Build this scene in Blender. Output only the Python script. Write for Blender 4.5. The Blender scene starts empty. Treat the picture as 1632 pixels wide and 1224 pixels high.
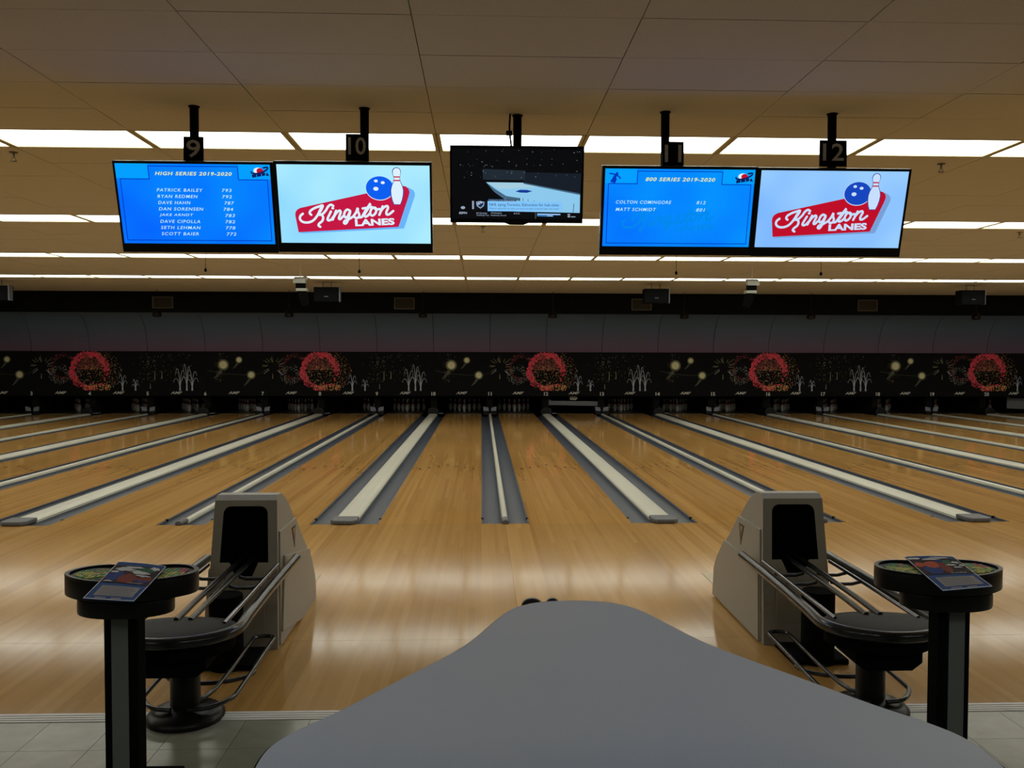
import bpy, bmesh, math, random
from mathutils import Matrix, Vector
random.seed(7)
S = bpy.context.scene
C = S.collection
PI = math.pi

# ------------------------------------------------------------------ camera, world, exposure
CAM_H, YAW, PITCH, ROLL, F = 1.7419, 0.0347, 0.0323, 0.0023, 1400.0
_r = Vector((math.cos(YAW), -math.sin(YAW), 0)); _fw = Vector((math.sin(YAW), math.cos(YAW), 0))
_F = _fw*math.cos(PITCH) - Vector((0, 0, math.sin(PITCH))); _U = _fw*math.sin(PITCH) + Vector((0, 0, math.cos(PITCH)))
_R2 = _r*math.cos(ROLL) + _U*math.sin(ROLL); _U2 = _U*math.cos(ROLL) - _r*math.sin(ROLL)
cd = bpy.data.cameras.new('camera'); cam = bpy.data.objects.new('camera', cd); C.objects.link(cam)
cd.sensor_fit = 'HORIZONTAL'; cd.sensor_width = 36; cd.lens = 36*F/1632; cd.clip_start = 0.05; cd.clip_end = 200
M = Matrix((_R2, _U2, -_F)).transposed().to_4x4(); M.translation = (0, 0, CAM_H); cam.matrix_world = M
S.camera = cam
w = bpy.data.worlds.new('world'); S.world = w; w.use_nodes = True
w.node_tree.nodes['Background'].inputs[0].default_value = (0, 0, 0, 1)
w.node_tree.nodes['Background'].inputs[1].default_value = 0
S.view_settings.view_transform = 'Standard'; S.view_settings.look = 'None'
S.view_settings.gamma = 1; S.view_settings.use_curve_mapping = False
EXPO = 0.0
S.view_settings.exposure = EXPO
LAMP = 5.7          # radiance of the fluorescent ceiling lenses

def project(p):
    v = Vector(p) - Vector((0, 0, CAM_H)); z = v.dot(_F)
    if z <= 0.05: return None
    return 816 + F*v.dot(_R2)/z, 612 - F*v.dot(_U2)/z

# ------------------------------------------------------------------ materials
def lin(c):
    return tuple(((v/255)/12.92 if v/255 <= 0.04045 else ((v/255+0.055)/1.055)**2.4) for v in c)
_mats = {}
def mat(name, col, rough=0.5, metal=0.0, spec=0.5, noise=0.0, nscale=20.0, bump=0.0, coat=0.0):
    if name in _mats: return _mats[name]
    m = bpy.data.materials.new(name); m.use_nodes = True; nt = m.node_tree; b = nt.nodes['Principled BSDF']
    b.inputs['Base Color'].default_value = (*col, 1); b.inputs['Roughness'].default_value = rough
    b.inputs['Metallic'].default_value = metal; b.inputs['Specular IOR Level'].default_value = spec
    b.inputs['Coat Weight'].default_value = coat
    if noise or bump:
        g = nt.nodes.new('ShaderNodeNewGeometry'); n = nt.nodes.new('ShaderNodeTexNoise')
        n.inputs['Scale'].default_value = nscale; n.inputs['Detail'].default_value = 4
        nt.links.new(g.outputs['Position'], n.inputs['Vector'])
        if noise:
            mx = nt.nodes.new('ShaderNodeMixRGB'); mx.blend_type = 'MIX'
            mx.inputs[1].default_value = (*[max(0, c*(1-noise)) for c in col], 1)
            mx.inputs[2].default_value = (*[min(1, c*(1+noise)) for c in col], 1)
            nt.links.new(n.outputs['Fac'], mx.inputs[0]); nt.links.new(mx.outputs[0], b.inputs['Base Color'])
        if bump:
            bp = nt.nodes.new('ShaderNodeBump'); bp.inputs['Strength'].default_value = bump; bp.inputs['Distance'].default_value = 0.004
            nt.links.new(n.outputs['Fac'], bp.inputs['Height']); nt.links.new(bp.outputs[0], b.inputs['Normal'])
    _mats[name] = m
    return m
def emis(name, rgb, gain=1.0):
    key = 'lit_' + name
    if key in _mats: return _mats[key]
    m = bpy.data.materials.new(key); m.use_nodes = True; b = m.node_tree.nodes['Principled BSDF']
    b.inputs['Base Color'].default_value = (0.01, 0.01, 0.01, 1); b.inputs['Specular IOR Level'].default_value = 0.1
    b.inputs['Emission Color'].default_value = (*lin(rgb), 1)
    b.inputs['Emission Strength'].default_value = gain/2**EXPO
    _mats[key] = m
    return m

def wood(name, ca, cb, rough, coat, spec=0.35, bump=0.10):
    m = bpy.data.materials.new(name); m.use_nodes = True; nt = m.node_tree; N = nt.nodes.new; L = nt.links.new
    b = nt.nodes['Principled BSDF']
    g = N('ShaderNodeNewGeometry'); sp = N('ShaderNodeSeparateXYZ'); L(g.outputs['Position'], sp.inputs[0])
    def mth(op, a, bb=None):
        n = N('ShaderNodeMath'); n.operation = op
        for i, v in enumerate((a, bb)):
            if v is None: continue
            if isinstance(v, (int, float)): n.inputs[i].default_value = v
            else: L(v, n.inputs[i])
        return n.outputs[0]
    bx = mth('FLOOR', mth('DIVIDE', sp.outputs['X'], 0.0409))
    w1 = N('ShaderNodeTexWhiteNoise'); w1.noise_dimensions = '1D'; L(bx, w1.inputs['W'])
    by = mth('FLOOR', mth('ADD', mth('DIVIDE', sp.outputs['Y'], 2.6), mth('MULTIPLY', w1.outputs['Value'], 9.0)))
    cv = N('ShaderNodeCombineXYZ'); L(bx, cv.inputs[0]); L(by, cv.inputs[1])
    w2 = N('ShaderNodeTexWhiteNoise'); w2.noise_dimensions = '2D'; L(cv.outputs[0], w2.inputs['Vector'])
    # wider strips of three boards, softly toned as well
    bx3 = mth('FLOOR', mth('DIVIDE', sp.outputs['X'], 0.1227)); w3 = N('ShaderNodeTexWhiteNoise'); w3.noise_dimensions = '1D'; L(bx3, w3.inputs['W'])
    mp = N('ShaderNodeMapping'); mp.inputs['Scale'].default_value = (45, 0.7, 1); L(g.outputs['Position'], mp.inputs[0])
    ns = N('ShaderNodeTexNoise'); ns.inputs['Scale'].default_value = 1.0; ns.inputs['Detail'].default_value = 2; L(mp.outputs[0], ns.inputs['Vector'])
    f = mth('ADD', mth('ADD', mth('MULTIPLY', w2.outputs['Value'], 0.32), mth('MULTIPLY', w3.outputs['Value'], 0.38)), mth('MULTIPLY', ns.outputs['Fac'], 0.35))
    cr = N('ShaderNodeValToRGB'); cr.color_ramp.elements[0].color = (*ca, 1); cr.color_ramp.elements[1].color = (*cb, 1)
    cr.color_ramp.elements[0].position = 0.1; cr.color_ramp.elements[1].position = 0.95
    L(f, cr.inputs[0]); L(cr.outputs[0], b.inputs['Base Color'])
    # gloss with scuffs
    n2 = N('ShaderNodeTexNoise'); n2.inputs['Scale'].default_value = 2.5; n2.inputs['Detail'].default_value = 3; L(g.outputs['Position'], n2.inputs['Vector'])
    rr = N('ShaderNodeMapRange'); rr.inputs['To Min'].default_value = rough*0.8; rr.inputs['To Max'].default_value = rough*1.25
    L(n2.outputs['Fac'], rr.inputs['Value']); L(rr.outputs[0], b.inputs['Roughness'])
    b.inputs['Specular IOR Level'].default_value = spec; b.inputs['Coat Weight'].default_value = coat; b.inputs['Coat Roughness'].default_value = rough*0.6
    # faint long waviness of the boards
    mp3 = N('ShaderNodeMapping'); mp3.inputs['Scale'].default_value = (36, 0.8, 1); L(g.outputs['Position'], mp3.inputs[0])
    n3 = N('ShaderNodeTexNoise'); n3.inputs['Scale'].default_value = 1; L(mp3.outputs[0], n3.inputs['Vector'])
    bp = N('ShaderNodeBump'); bp.inputs['Strength'].default_value = bump; bp.inputs['Distance'].default_value = 0.0012
    L(n3.outputs['Fac'], bp.inputs['Height']); L(bp.outputs[0], b.inputs['Normal'])
    return m

M_APP = wood('approach_maple', (0.39, 0.205, 0.054), (0.60, 0.355, 0.118), 0.11, 0.0, 0.24)
M_LANE = wood('lane_maple', (0.44, 0.225, 0.058), (0.68, 0.40, 0.13), 0.09, 0.0, 0.35, 0.0)
M_TILE = mat('vinyl_tile', (0.30, 0.31, 0.25), 0.22, noise=0.22, nscale=9)
M_TILE2 = mat('vinyl_tile_pale', (0.33, 0.335, 0.275), 0.22, noise=0.22, nscale=9)
M_GROUT = mat('grout', (0.10, 0.10, 0.085), 0.7)
M_DARKFLOOR = mat('sub_floor', (0.03, 0.03, 0.03), 0.8)
M_CEIL = mat('ceiling_tile_tan', (0.57, 0.555, 0.49), 0.9, spec=0.2, noise=0.07, nscale=60, bump=0.15)
M_JOINT = mat('ceiling_grid_gap', (0.26, 0.23, 0.15), 0.9)  # darker tan backing in the open joints between tiles
M_TBAR = mat('light_frame_tan', (0.48, 0.43, 0.27), 0.6)
M_BLACK = mat('black_paint', (0.005, 0.0055, 0.006), 0.8, spec=0.04)
M_BULK = mat('black_bulkhead', (0.0055, 0.0075, 0.0085), 0.8, spec=0.1, noise=0.3, nscale=2)
M_PLASTIC = mat('black_gloss_plastic', (0.006, 0.006, 0.006), 0.36, spec=0.28)
M_STEEL = mat('dark_tube', (0.018, 0.019, 0.022), 0.22, spec=0.6)
M_CHROME = mat('worn_chrome_rail', (0.20, 0.21, 0.25), 0.2, metal=1.0)
M_BEIGE = mat('beige_grey_plastic', (0.38, 0.36, 0.31), 0.5, noise=0.06, nscale=30)
M_DARKIN = mat('hood_inside', (0.004, 0.004, 0.004), 0.8, spec=0.1)
M_GUT = mat('gutter_slate', (0.056, 0.070, 0.098), 0.40, noise=0.12, nscale=3)
M_CAP = mat('capping_cream', (0.62, 0.615, 0.52), 0.36, noise=0.05, nscale=4)
M_CAPEND = mat('capping_end_grey', (0.11, 0.115, 0.125), 0.5)
M_ARROW = mat('arrow_inlay', (0.03, 0.012, 0.006), 0.6, spec=0.05)
M_PIN = mat('pin_white', (0.78, 0.76, 0.70), 0.3)
M_PINRED = mat('pin_stripe_red', (0.5, 0.02, 0.02), 0.3)
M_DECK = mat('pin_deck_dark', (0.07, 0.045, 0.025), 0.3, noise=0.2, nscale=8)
M_KICK = mat('kickback_dark', (0.008, 0.0075, 0.007), 0.8, spec=0.1)
M_CURT = mat('pit_curtain', (0.006, 0.006, 0.006), 0.9)
M_MASK = mat('mask_print_black', (0.006, 0.0065, 0.007), 0.7, spec=0.1, noise=0.25, nscale=3)
M_SIGNNUM = mat('sign_number_grey', (0.62, 0.61, 0.58), 0.7, noise=0.3, nscale=60)
M_TABLE = mat('table_blue_grey_laminate', (0.45, 0.52, 0.68), 0.45, noise=0.10, nscale=240)
M_METALSTRIP = mat('strip_aluminium', (0.82, 0.80, 0.78), 0.45)
M_GREYSTRIPE = mat('column_grey_stripe', (0.17, 0.185, 0.185), 0.6)
M_SWEEP = mat('sweep_grey', (0.14, 0.15, 0.17), 0.45)
M_LIGHTGREY = mat('light_grey_plate', (0.20, 0.22, 0.26), 0.4)
M_WHITE = mat('white_paint', (0.75, 0.75, 0.72), 0.5)
M_WALL = mat('side_wall_paint', (0.16, 0.14, 0.12), 0.85, noise=0.1, nscale=2)
M_LENS = None

# ------------------------------------------------------------------ geometry helpers
class MB:
    def __init__(s): s.v = []; s.f = []; s.m = []; s.sm = []
    def add(s, vs, fs, mi=0, smooth=False):
        o = len(s.v); s.v += [tuple(v) for v in vs]
        for f in fs: s.f.append(tuple(i+o for i in f)); s.m.append(mi); s.sm.append(smooth)
        return s
    def box(s, x0, x1, y0, y1, z0, z1, mi=0):
        vs = [(x, y, z) for z in (z0, z1) for y in (y0, y1) for x in (x0, x1)]
        return s.add(vs, [(0, 2, 3, 1), (4, 5, 7, 6), (0, 1, 5, 4), (2, 6, 7, 3), (0, 4, 6, 2), (1, 3, 7, 5)], mi)
    def prism(s, pts, a, b, axis='z', mi=0, smooth=False):
        """closed outline extruded from a to b; axis z: pts=(x,y); axis y: pts=(x,z); axis x: pts=(y,z)"""
        def P(p, h): return {'z': (p[0], p[1], h), 'y': (p[0], h, p[1]), 'x': (h, p[0], p[1])}[axis]
        n = len(pts); ar = sum(pts[i][0]*pts[(i+1) % n][1]-pts[(i+1) % n][0]*pts[i][1] for i in range(n))
        if (ar < 0) != (axis == 'y'): pts = pts[::-1]
        vs = [P(p, a) for p in pts] + [P(p, b) for p in pts]
        o = len(s.v); s.v += vs
        s.f.append(tuple(o+i for i in range(n))[::-1]); s.m.append(mi); s.sm.append(False)
        s.f.append(tuple(o+n+i for i in range(n))); s.m.append(mi); s.sm.append(False)
        for i in range(n):
            j = (i+1) % n; s.f.append((o+i, o+j, o+n+j, o+n+i)); s.m.append(mi); s.sm.append(smooth)
        return s
    def lathe(s, prof, seg=20, c=(0, 0, 0), mi=0, mis=None):
        """profile (r,z) about the vertical axis through c"""
        vs = []; fs = []
        for r, z in prof:
            for k in range(seg):
                a = 2*PI*k/seg; vs.append((c[0]+r*math.cos(a), c[1]+r*math.sin(a), c[2]+z))
        o = len(s.v); s.v += vs
        for i in range(len(prof)-1):
            for k in range(seg):
                k2 = (k+1) % seg
                s.f.append((o+i*seg+k, o+i*seg+k2, o+(i+1)*seg+k2, o+(i+1)*seg+k)); s.m.append(mis[i] if mis else mi); s.sm.append(True)
        s.f.append(tuple(o+k for k in range(seg))[::-1]); s.m.append(mi); s.sm.append(False)
        s.f.append(tuple(o+(len(prof)-1)*seg+k for k in range(seg))); s.m.append(mi); s.sm.append(False)
        return s
    def tube(s, path, r, seg=10, mi=0, closed=False, flat=1.0):
        P = [Vector(p) for p in path]; n = len(P); vs = []
        for i in range(n):
            if closed: t = P[(i+1) % n]-P[i-1]
            else: t = P[min(i+1, n-1)]-P[max(i-1, 0)]
            t.normalize(); up = Vector((0, 0, 1)) if abs(t.z) < 0.95 else Vector((1, 0, 0))
            a = t.cross(up).normalized(); b = a.cross(t).normalized()
            rr = r[i] if isinstance(r, (list, tuple)) else r
            for k in range(seg):
                q = 2*PI*k/seg; vs.append(P[i] + a*rr*math.cos(q) + b*rr*flat*math.sin(q))
        o = len(s.v); s.v += [tuple(v) for v in vs]
        for i in range(n if closed else n-1):
            j = (i+1) % n
            for k in range(seg):
                k2 = (k+1) % seg; s.f.append((o+i*seg+k, o+i*seg+k2, o+j*seg+k2, o+j*seg+k)); s.m.append(mi); s.sm.append(True)
        if not closed:
            s.f.append(tuple(o+k for k in range(seg))[::-1]); s.m.append(mi); s.sm.append(False)
            s.f.append(tuple(o+(n-1)*seg+k for k in range(seg))); s.m.append(mi); s.sm.append(False)
        return s
    def mesh(s, name, mats, bevel=0.0):
        me = bpy.data.meshes.new(name); me.from_pydata(s.v, [], s.f)
        mats = mats if isinstance(mats, (list, tuple)) else [mats]
        for m in mats: me.materials.append(m)
        for p, mi, sm in zip(me.polygons, s.m, s.sm): p.material_index = mi; p.use_smooth = sm
        bm = bmesh.new(); bm.from_mesh(me); bmesh.ops.recalc_face_normals(bm, faces=bm.faces)
        if bevel:
            es = [e for e in bm.edges if len(e.link_faces) == 2 and e.calc_face_angle(0) > 0.6]
            bmesh.ops.bevel(bm, geom=es, offset=bevel, segments=2, affect='EDGES', profile=0.6, clamp_overlap=True)
        bm.to_mesh(me); bm.free(); me.update()
        if any(s.sm): me.set_sharp_from_angle(angle=1.0)
        return me
    def build(s, name, mats, parent=None, loc=(0, 0, 0), bevel=0.0):
        return link(name, s.mesh(name, mats, bevel), parent, loc)
def link(name, me, parent=None, loc=(0, 0, 0), rot=(0, 0, 0), scale=None):
    o = bpy.data.objects.new(name, me); C.objects.link(o); o.location = loc; o.rotation_euler = rot
    if scale: o.scale = scale
    if parent: o.parent = parent
    return o
def tag(o, label, cat, group=None):
    o['label'] = label; o['category'] = cat
    if group: o['group'] = group
    return o
def struct(o, label, cat='structure'):
    o['kind'] = 'structure'; o['label'] = label; o['category'] = cat
    return o
def thing(name, label, cat, loc=(0, 0, 0), group=None, rot=(0, 0, 0)):
    o = bpy.data.objects.new(name, None); C.objects.link(o); o.location = loc; o.rotation_euler = rot; o.empty_display_size = 0.1
    return tag(o, label, cat, group)
def smooth_path(pts, n=6, closed=False):
    P = [Vector(p) for p in pts]; out = []; N = len(P)
    for i in range(N if closed else N-1):
        p0 = P[i-1] if (closed or i > 0) else P[0]; p1 = P[i]; p2 = P[(i+1) % N]; p3 = P[(i+2) % N] if (closed or i+2 < N) else P[-1]
        for k in range(n):
            t = k/n; out.append(0.5*((2*p1)+(p2-p0)*t+(2*p0-5*p1+4*p2-p3)*t*t+(3*p1-p0-3*p2+p3)*t**3))
    if not closed: out.append(P[-1])
    return out
def text_mesh(body, mats, width, height, shear=0.0, bold=0.0, spacing=1.0, name='lettering'):
    """lettering in the XZ plane facing -Y, lower left corner at the origin"""
    cu = bpy.data.curves.new(name, 'FONT'); cu.body = body; cu.shear = shear; cu.offset = bold; cu.space_character = spacing; cu.resolution_u = 3
    ob = bpy.data.objects.new(name, cu); C.objects.link(ob)
    dg = bpy.context.evaluated_depsgraph_get(); me = bpy.data.meshes.new_from_object(ob.evaluated_get(dg))
    bpy.data.objects.remove(ob); bpy.data.curves.remove(cu)
    xs = [v.co.x for v in me.vertices]; ys = [v.co.y for v in me.vertices]
    x0, x1, y0, y1 = min(xs), max(xs), min(ys), max(ys)
    sy = height/(y1-y0); sx = sy if width is None else width/(x1-x0)
    for v in me.vertices: v.co = ((v.co.x-x0)*sx, 0, (v.co.y-y0)*sy)
    me.name = name; me.materials.clear()
    for m in (mats if isinstance(mats, (list, tuple)) else [mats]): me.materials.append(m)
    for p in me.polygons: p.material_index = 0; p.use_smooth = False
    return me

# ------------------------------------------------------------------ layout numbers
LW, WN, WW = 1.0668, 0.4992, 0.7052
PAIR = 2*LW+WN+WW
Y_EDGE, Y_FOUL, Y_DECK, Y_MASK = 4.278, 9.057, 26.14, 26.04
Z_CEIL = 3.53
def lane_left(n):
    k = (n-10)//2
    return -LW+k*PAIR if n % 2 == 0 else k*PAIR+WN
NW = ['zero', 'one', 'two', 'three', 'four', 'five', 'six', 'seven', 'eight', 'nine', 'ten', 'eleven', 'twelve', 'thirteen', 'fourteen', 'fifteen', 'sixteen', 'seventeen', 'eighteen', 'nineteen', 'twenty', 'twenty-one', 'twenty-two']
def gap_w(n): return WW if n % 2 == 0 else WN
def gap_c(n): return lane_left(n)-gap_w(n)/2            # centre of the division on the left of lane n
X_L, X_R = lane_left(2)-WW-0.75, lane_left(21)+LW+0.9
Y_BACK, Y_BULK = 29.3, 25.2
LANES = list(range(2, 22))

# ------------------------------------------------------------------ setting
TP = 0.305
floor = struct(MB().box(X_L, X_R, -5.0, Y_EDGE-0.098, -0.12, -0.006).build('floor', M_GROUT), 'grey green vinyl tiled concourse floor in front of the lanes', 'floor')
tile_me = [MB().box(0.0012, TP-0.0012, 0.0012, TP-0.0012, -0.006, 0.0).mesh('floor_tile', m) for m in (M_TILE, M_TILE2)]
ny = 9; nx0, nx1 = -15, 17
for i in range(nx0, nx1):
    for j in range(ny):
        link('floor_tile', tile_me[(i*7+j*3+(i*j) % 5) % 2], floor, (i*TP+0.1, Y_EDGE-0.098-(j+1)*TP, 0))
rest = MB()
for i in range(int(X_L/TP)+1, int(X_R/TP)-1):
    for j in range(0, 28):
        if nx0 <= i < nx1 and j < ny: continue
        x = i*TP+0.1; y = Y_EDGE-0.098-(j+1)*TP
        rest.add([(x+.0012, y+.0012, 0), (x+TP-.0012, y+.0012, 0), (x+TP-.0012, y+TP-.0012, 0), (x+.0012, y+TP-.0012, 0)], [(0, 1, 2, 3)])
rt = rest.build('floor_tile_field', M_TILE, floor); rt['kind'] = 'stuff'

trim = struct(MB().box(X_L, X_R, Y_EDGE-0.098, Y_EDGE-0.001, -0.02, 0.003).build('trim_1', M_METALSTRIP), 'pale metal edge strip between approach and tiled floor', 'trim')
for k in range(3):
    y = Y_EDGE-0.080+k*0.026
    MB().box(X_L, X_R, y, y+0.012, 0.003, 0.0055).build('ridge', M_METALSTRIP, trim)

app = struct(MB().box(X_L, X_R, Y_EDGE, Y_FOUL-0.001, -0.12, -0.02).build('approach_floor', M_DARKFLOOR), 'polished maple approach floor before the lanes', 'approach')
xs = [X_L] + [gap_c(n) for n in range(3, 22)] + [X_R]
for a, b in zip(xs[:-1], xs[1:]):
    for y0, y1 in ((Y_EDGE, 5.344), (5.344, Y_FOUL)):
        MB().box(a+0.0008, b-0.0008, y0+0.001, y1-0.001, -0.02, 0.0).build('approach_panel', M_APP, app)
base = struct(MB().box(X_L, X_R, Y_FOUL-0.001, Y_BACK, -0.3, -0.16).build('floor_lane_bed', M_DARKFLOOR), 'dark sub-floor underneath the lanes and gutters', 'floor')

wl = struct(MB().box(X_L-0.2, X_L, -5, Y_BACK, -0.3, 3.9).build('wall_left', M_WALL), 'side wall beyond the lowest numbered lanes', 'wall')
wr = struct(MB().box(X_R, X_R+0.2, -5, Y_BACK, -0.3, 3.9).build('wall_right', M_WALL), 'side wall beyond the highest numbered lanes', 'wall')
wf = struct(MB().box(X_L, X_R, -5.2, -5, -0.3, 3.9).build('wall_front', M_WALL), 'concourse wall behind the viewer', 'wall')
wb = struct(MB().box(X_L, X_R, Y_BACK, Y_BACK+0.2, -0.3, 3.9).build('wall_back', M_CURT), 'black wall behind the pin pits', 'wall')
bulk = struct(MB().box(X_L, X_R, Y_BULK, Y_BULK+0.12, 2.94, 3.6).build('wall_bulkhead', M_BULK), 'black bulkhead band hanging from the ceiling above the pins', 'wall')

# cove: curved panels between bulkhead and masking units, one per lane, mauve at the foot turning blue towards the top
def cove_mat():
    m = bpy.data.materials.new('cove_mauve_to_blue'); m.use_nodes = True; nt = m.node_tree; b = nt.nodes['Principled BSDF']; N = nt.nodes.new; L = nt.links.new
    g = N('ShaderNodeNewGeometry'); sp = N('ShaderNodeSeparateXYZ'); L(g.outputs['Position'], sp.inputs[0])
    mr = N('ShaderNodeMapRange'); mr.inputs['From Min'].default_value = 1.85; mr.inputs['From Max'].default_value = 2.9; L(sp.outputs['Z'], mr.inputs['Value'])
    ns = N('ShaderNodeTexNoise'); ns.inputs['Scale'].default_value = 1.5; L(g.outputs['Position'], ns.inputs['Vector'])
    ad = N('ShaderNodeMath'); ad.operation = 'MULTIPLY_ADD'; ad.inputs[1].default_value = 0.25; L(ns.outputs['Fac'], ad.inputs[0]); L(mr.outputs[0], ad.inputs[2])
    cr = N('ShaderNodeValToRGB'); e = cr.color_ramp.elements; e[0].color = (0.165, 0.10, 0.16, 1); e[1].color = (0.11, 0.17, 0.27, 1); e[0].position = 0.1; e[1].position = 0.85
    L(ad.outputs[0], cr.inputs[0]); L(cr.outputs[0], b.inputs['Base Color']); b.inputs['Roughness'].default_value = 0.7
    b.inputs['Specular IOR Level'].default_value = 0.2
    return m
M_COVE = cove_mat()
cove = struct(MB().box(X_L, X_R, Y_MASK+0.06, Y_MASK+0.10, 1.87, 3.6).build('wall_cove', M_BULK), 'curved blue and mauve cove above the masking units', 'wall')
cs = [X_L] + [gap_c(n) for n in range(3, 22)] + [X_R]
for a, b in zip(cs[:-1], cs[1:]):
    pts = []
    for t in range(13):
        q = t/12*PI/2; pts.append((Y_BULK+0.02+(Y_MASK-Y_BULK+0.01)*math.sin(q), 1.84+1.10*math.cos(q)))
    prof = pts + [(p[0]+0.02, p[1]+0.02) for p in pts[::-1]]
    mb = MB(); mb.prism(prof, a+0.007, b-0.007, 'x', smooth=True); mb.build('cove_panel', M_COVE, cove)

# ceiling: individual tiles (the 300 that show largest), the rest as one part
TX, TY = 1.2192, 0.62
GX0, GY0 = -2.8096, 7.17
FILL_ROW = -13; ROWS = [0, 7, 14, 21]                                   # tile rows of the added fill lights and of the hall's own
ceil = struct(MB().box(X_L, X_R, -5, Y_BULK, Z_CEIL+0.02, Z_CEIL+0.2).build('ceiling', M_JOINT), 'tan suspended ceiling of large tiles over the whole hall', 'ceiling')
cells = []
i0, i1 = math.ceil((X_L-GX0)/TX), math.floor((X_R-GX0)/TX)
for i in range(i0, i1):
    for j in range(math.ceil((-5-GY0)/TY), 29):
        if j in ROWS or (j == FILL_ROW and i % 2 == 0 and -6 <= i <= 8): continue
        x, y = GX0+i*TX, GY0+j*TY
        ps = [project((x+a*TX, y+b*TY, Z_CEIL)) for a in (0, 1) for b in (0, 1)]
        area = 0
        if all(ps):
            cx0, cx1 = max(0, min(p[0] for p in ps)), min(1632, max(p[0] for p in ps)); cy0, cy1 = max(0, min(p[1] for p in ps)), min(1224, max(p[1] for p in ps))
            if cx1 > cx0 and cy1 > cy0: area = (cx1-cx0)*(cy1-cy0)
        cells.append((area, i, j, x, y))
cells.sort(reverse=True)
ct_me = MB().box(0.003, TX-0.003, 0.003, TY-0.003, 0, 0.0195).mesh('ceiling_tile', M_CEIL)
restc = MB()
for k, (area, i, j, x, y) in enumerate(cells):
    if k < 300 and area > 0: link('ceiling_tile', ct_me, ceil, (x, y, Z_CEIL+0.0004*((i*13+j*7) % 5)))
    else:
        x1, y1 = x+TX-0.004, y+TY-0.004; restc.add([(x+.004, y+.004, Z_CEIL), (x1, y+.004, Z_CEIL), (x1, y1, Z_CEIL), (x+.004, y1, Z_CEIL)], [(0, 3, 2, 1)])
rc = restc.build('ceiling_tile_field', M_CEIL, ceil); rc['kind'] = 'stuff'

# ------------------------------------------------------------------ ceiling lights (the hall's lamps, then an added fill row)
def lens_mat():
    m = bpy.data.materials.new('fluorescent_lens'); m.use_nodes = True; nt = m.node_tree; b = nt.nodes['Principled BSDF']
    b.inputs['Base Color'].default_value = (0.8, 0.8, 0.78, 1); b.inputs['Roughness'].default_value = 0.4
    b.inputs['Emission Color'].default_value = (0.97, 1.0, 0.90, 1); b.inputs['Emission Strength'].default_value = LAMP
    return m
M_LENS = lens_mat()
mb = MB(); t = 0.022
mb.box(0.004, TX-0.004, 0.004, t, 0, 0.019); mb.box(0.004, TX-0.004, TY-t, TY-0.004, 0, 0.019)
mb.box(0.004, 0.032, t, TY-t, 0, 0.019); mb.box(TX-0.032, TX-0.004, t, TY-t, 0, 0.019)
fr_me = mb.mesh('light_frame', M_TBAR)
ln_me = MB().box(0.032, TX-0.032, t, TY-t, 0.010, 0.018).mesh('light_lens', M_LENS)
rown = ['nearest', 'second', 'third', 'farthest']
ordw = ['first', 'second', 'third', 'fourth', 'fifth', 'sixth', 'seventh', 'eighth', 'ninth', 'tenth', 'eleventh', 'twelfth', 'thirteenth', 'fourteenth', 'fifteenth', 'sixteenth', 'seventeenth', 'eighteenth', 'nineteenth', 'twentieth', 'twenty-first', 'twenty-second', 'twenty-third', 'twenty-fourth']
for r, j in enumerate(ROWS):
    cnt = 0; outl = 0; outr = 0
    for i in range(i0, i1):
        x, y = GX0+i*TX, GY0+j*TY
        pa, pb = project((x+0.03, y+0.3, Z_CEIL)), project((x+TX-0.03, y+0.3, Z_CEIL))
        if pb[0] > 4 and pa[0] < 1628:
            lab = f'lit ceiling light panel in the {rown[r]} row, {ordw[cnt]} from the left edge'; cnt += 1
        elif pb[0] <= 4: lab = f'lit ceiling light panel of the {rown[r]} row, {ordw[outl]} from the left side wall'; outl += 1
        else: lab = f'lit ceiling light panel of the {rown[r]} row, {ordw[outr]} past the right edge of view'; outr += 1
        o = thing('ceiling_light', lab, 'ceiling light', (x, y, Z_CEIL), f'ceiling lights in the {rown[r]} row')
        link('light_frame', fr_me, o); link('light_lens', ln_me, o)

k = 0  # unseen row of lights added behind the viewer to brighten the foreground
for i in range(-6, 9, 2):
    o = thing('ceiling_light', f'added unseen ceiling light panel behind the viewer, brightening the foreground, {ordw[k]} from the left', 'ceiling light', (GX0+i*TX, GY0+FILL_ROW*TY, Z_CEIL), 'added foreground fill lights'); k += 1
    link('light_frame', fr_me, o); link('light_lens', ln_me, o)
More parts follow.
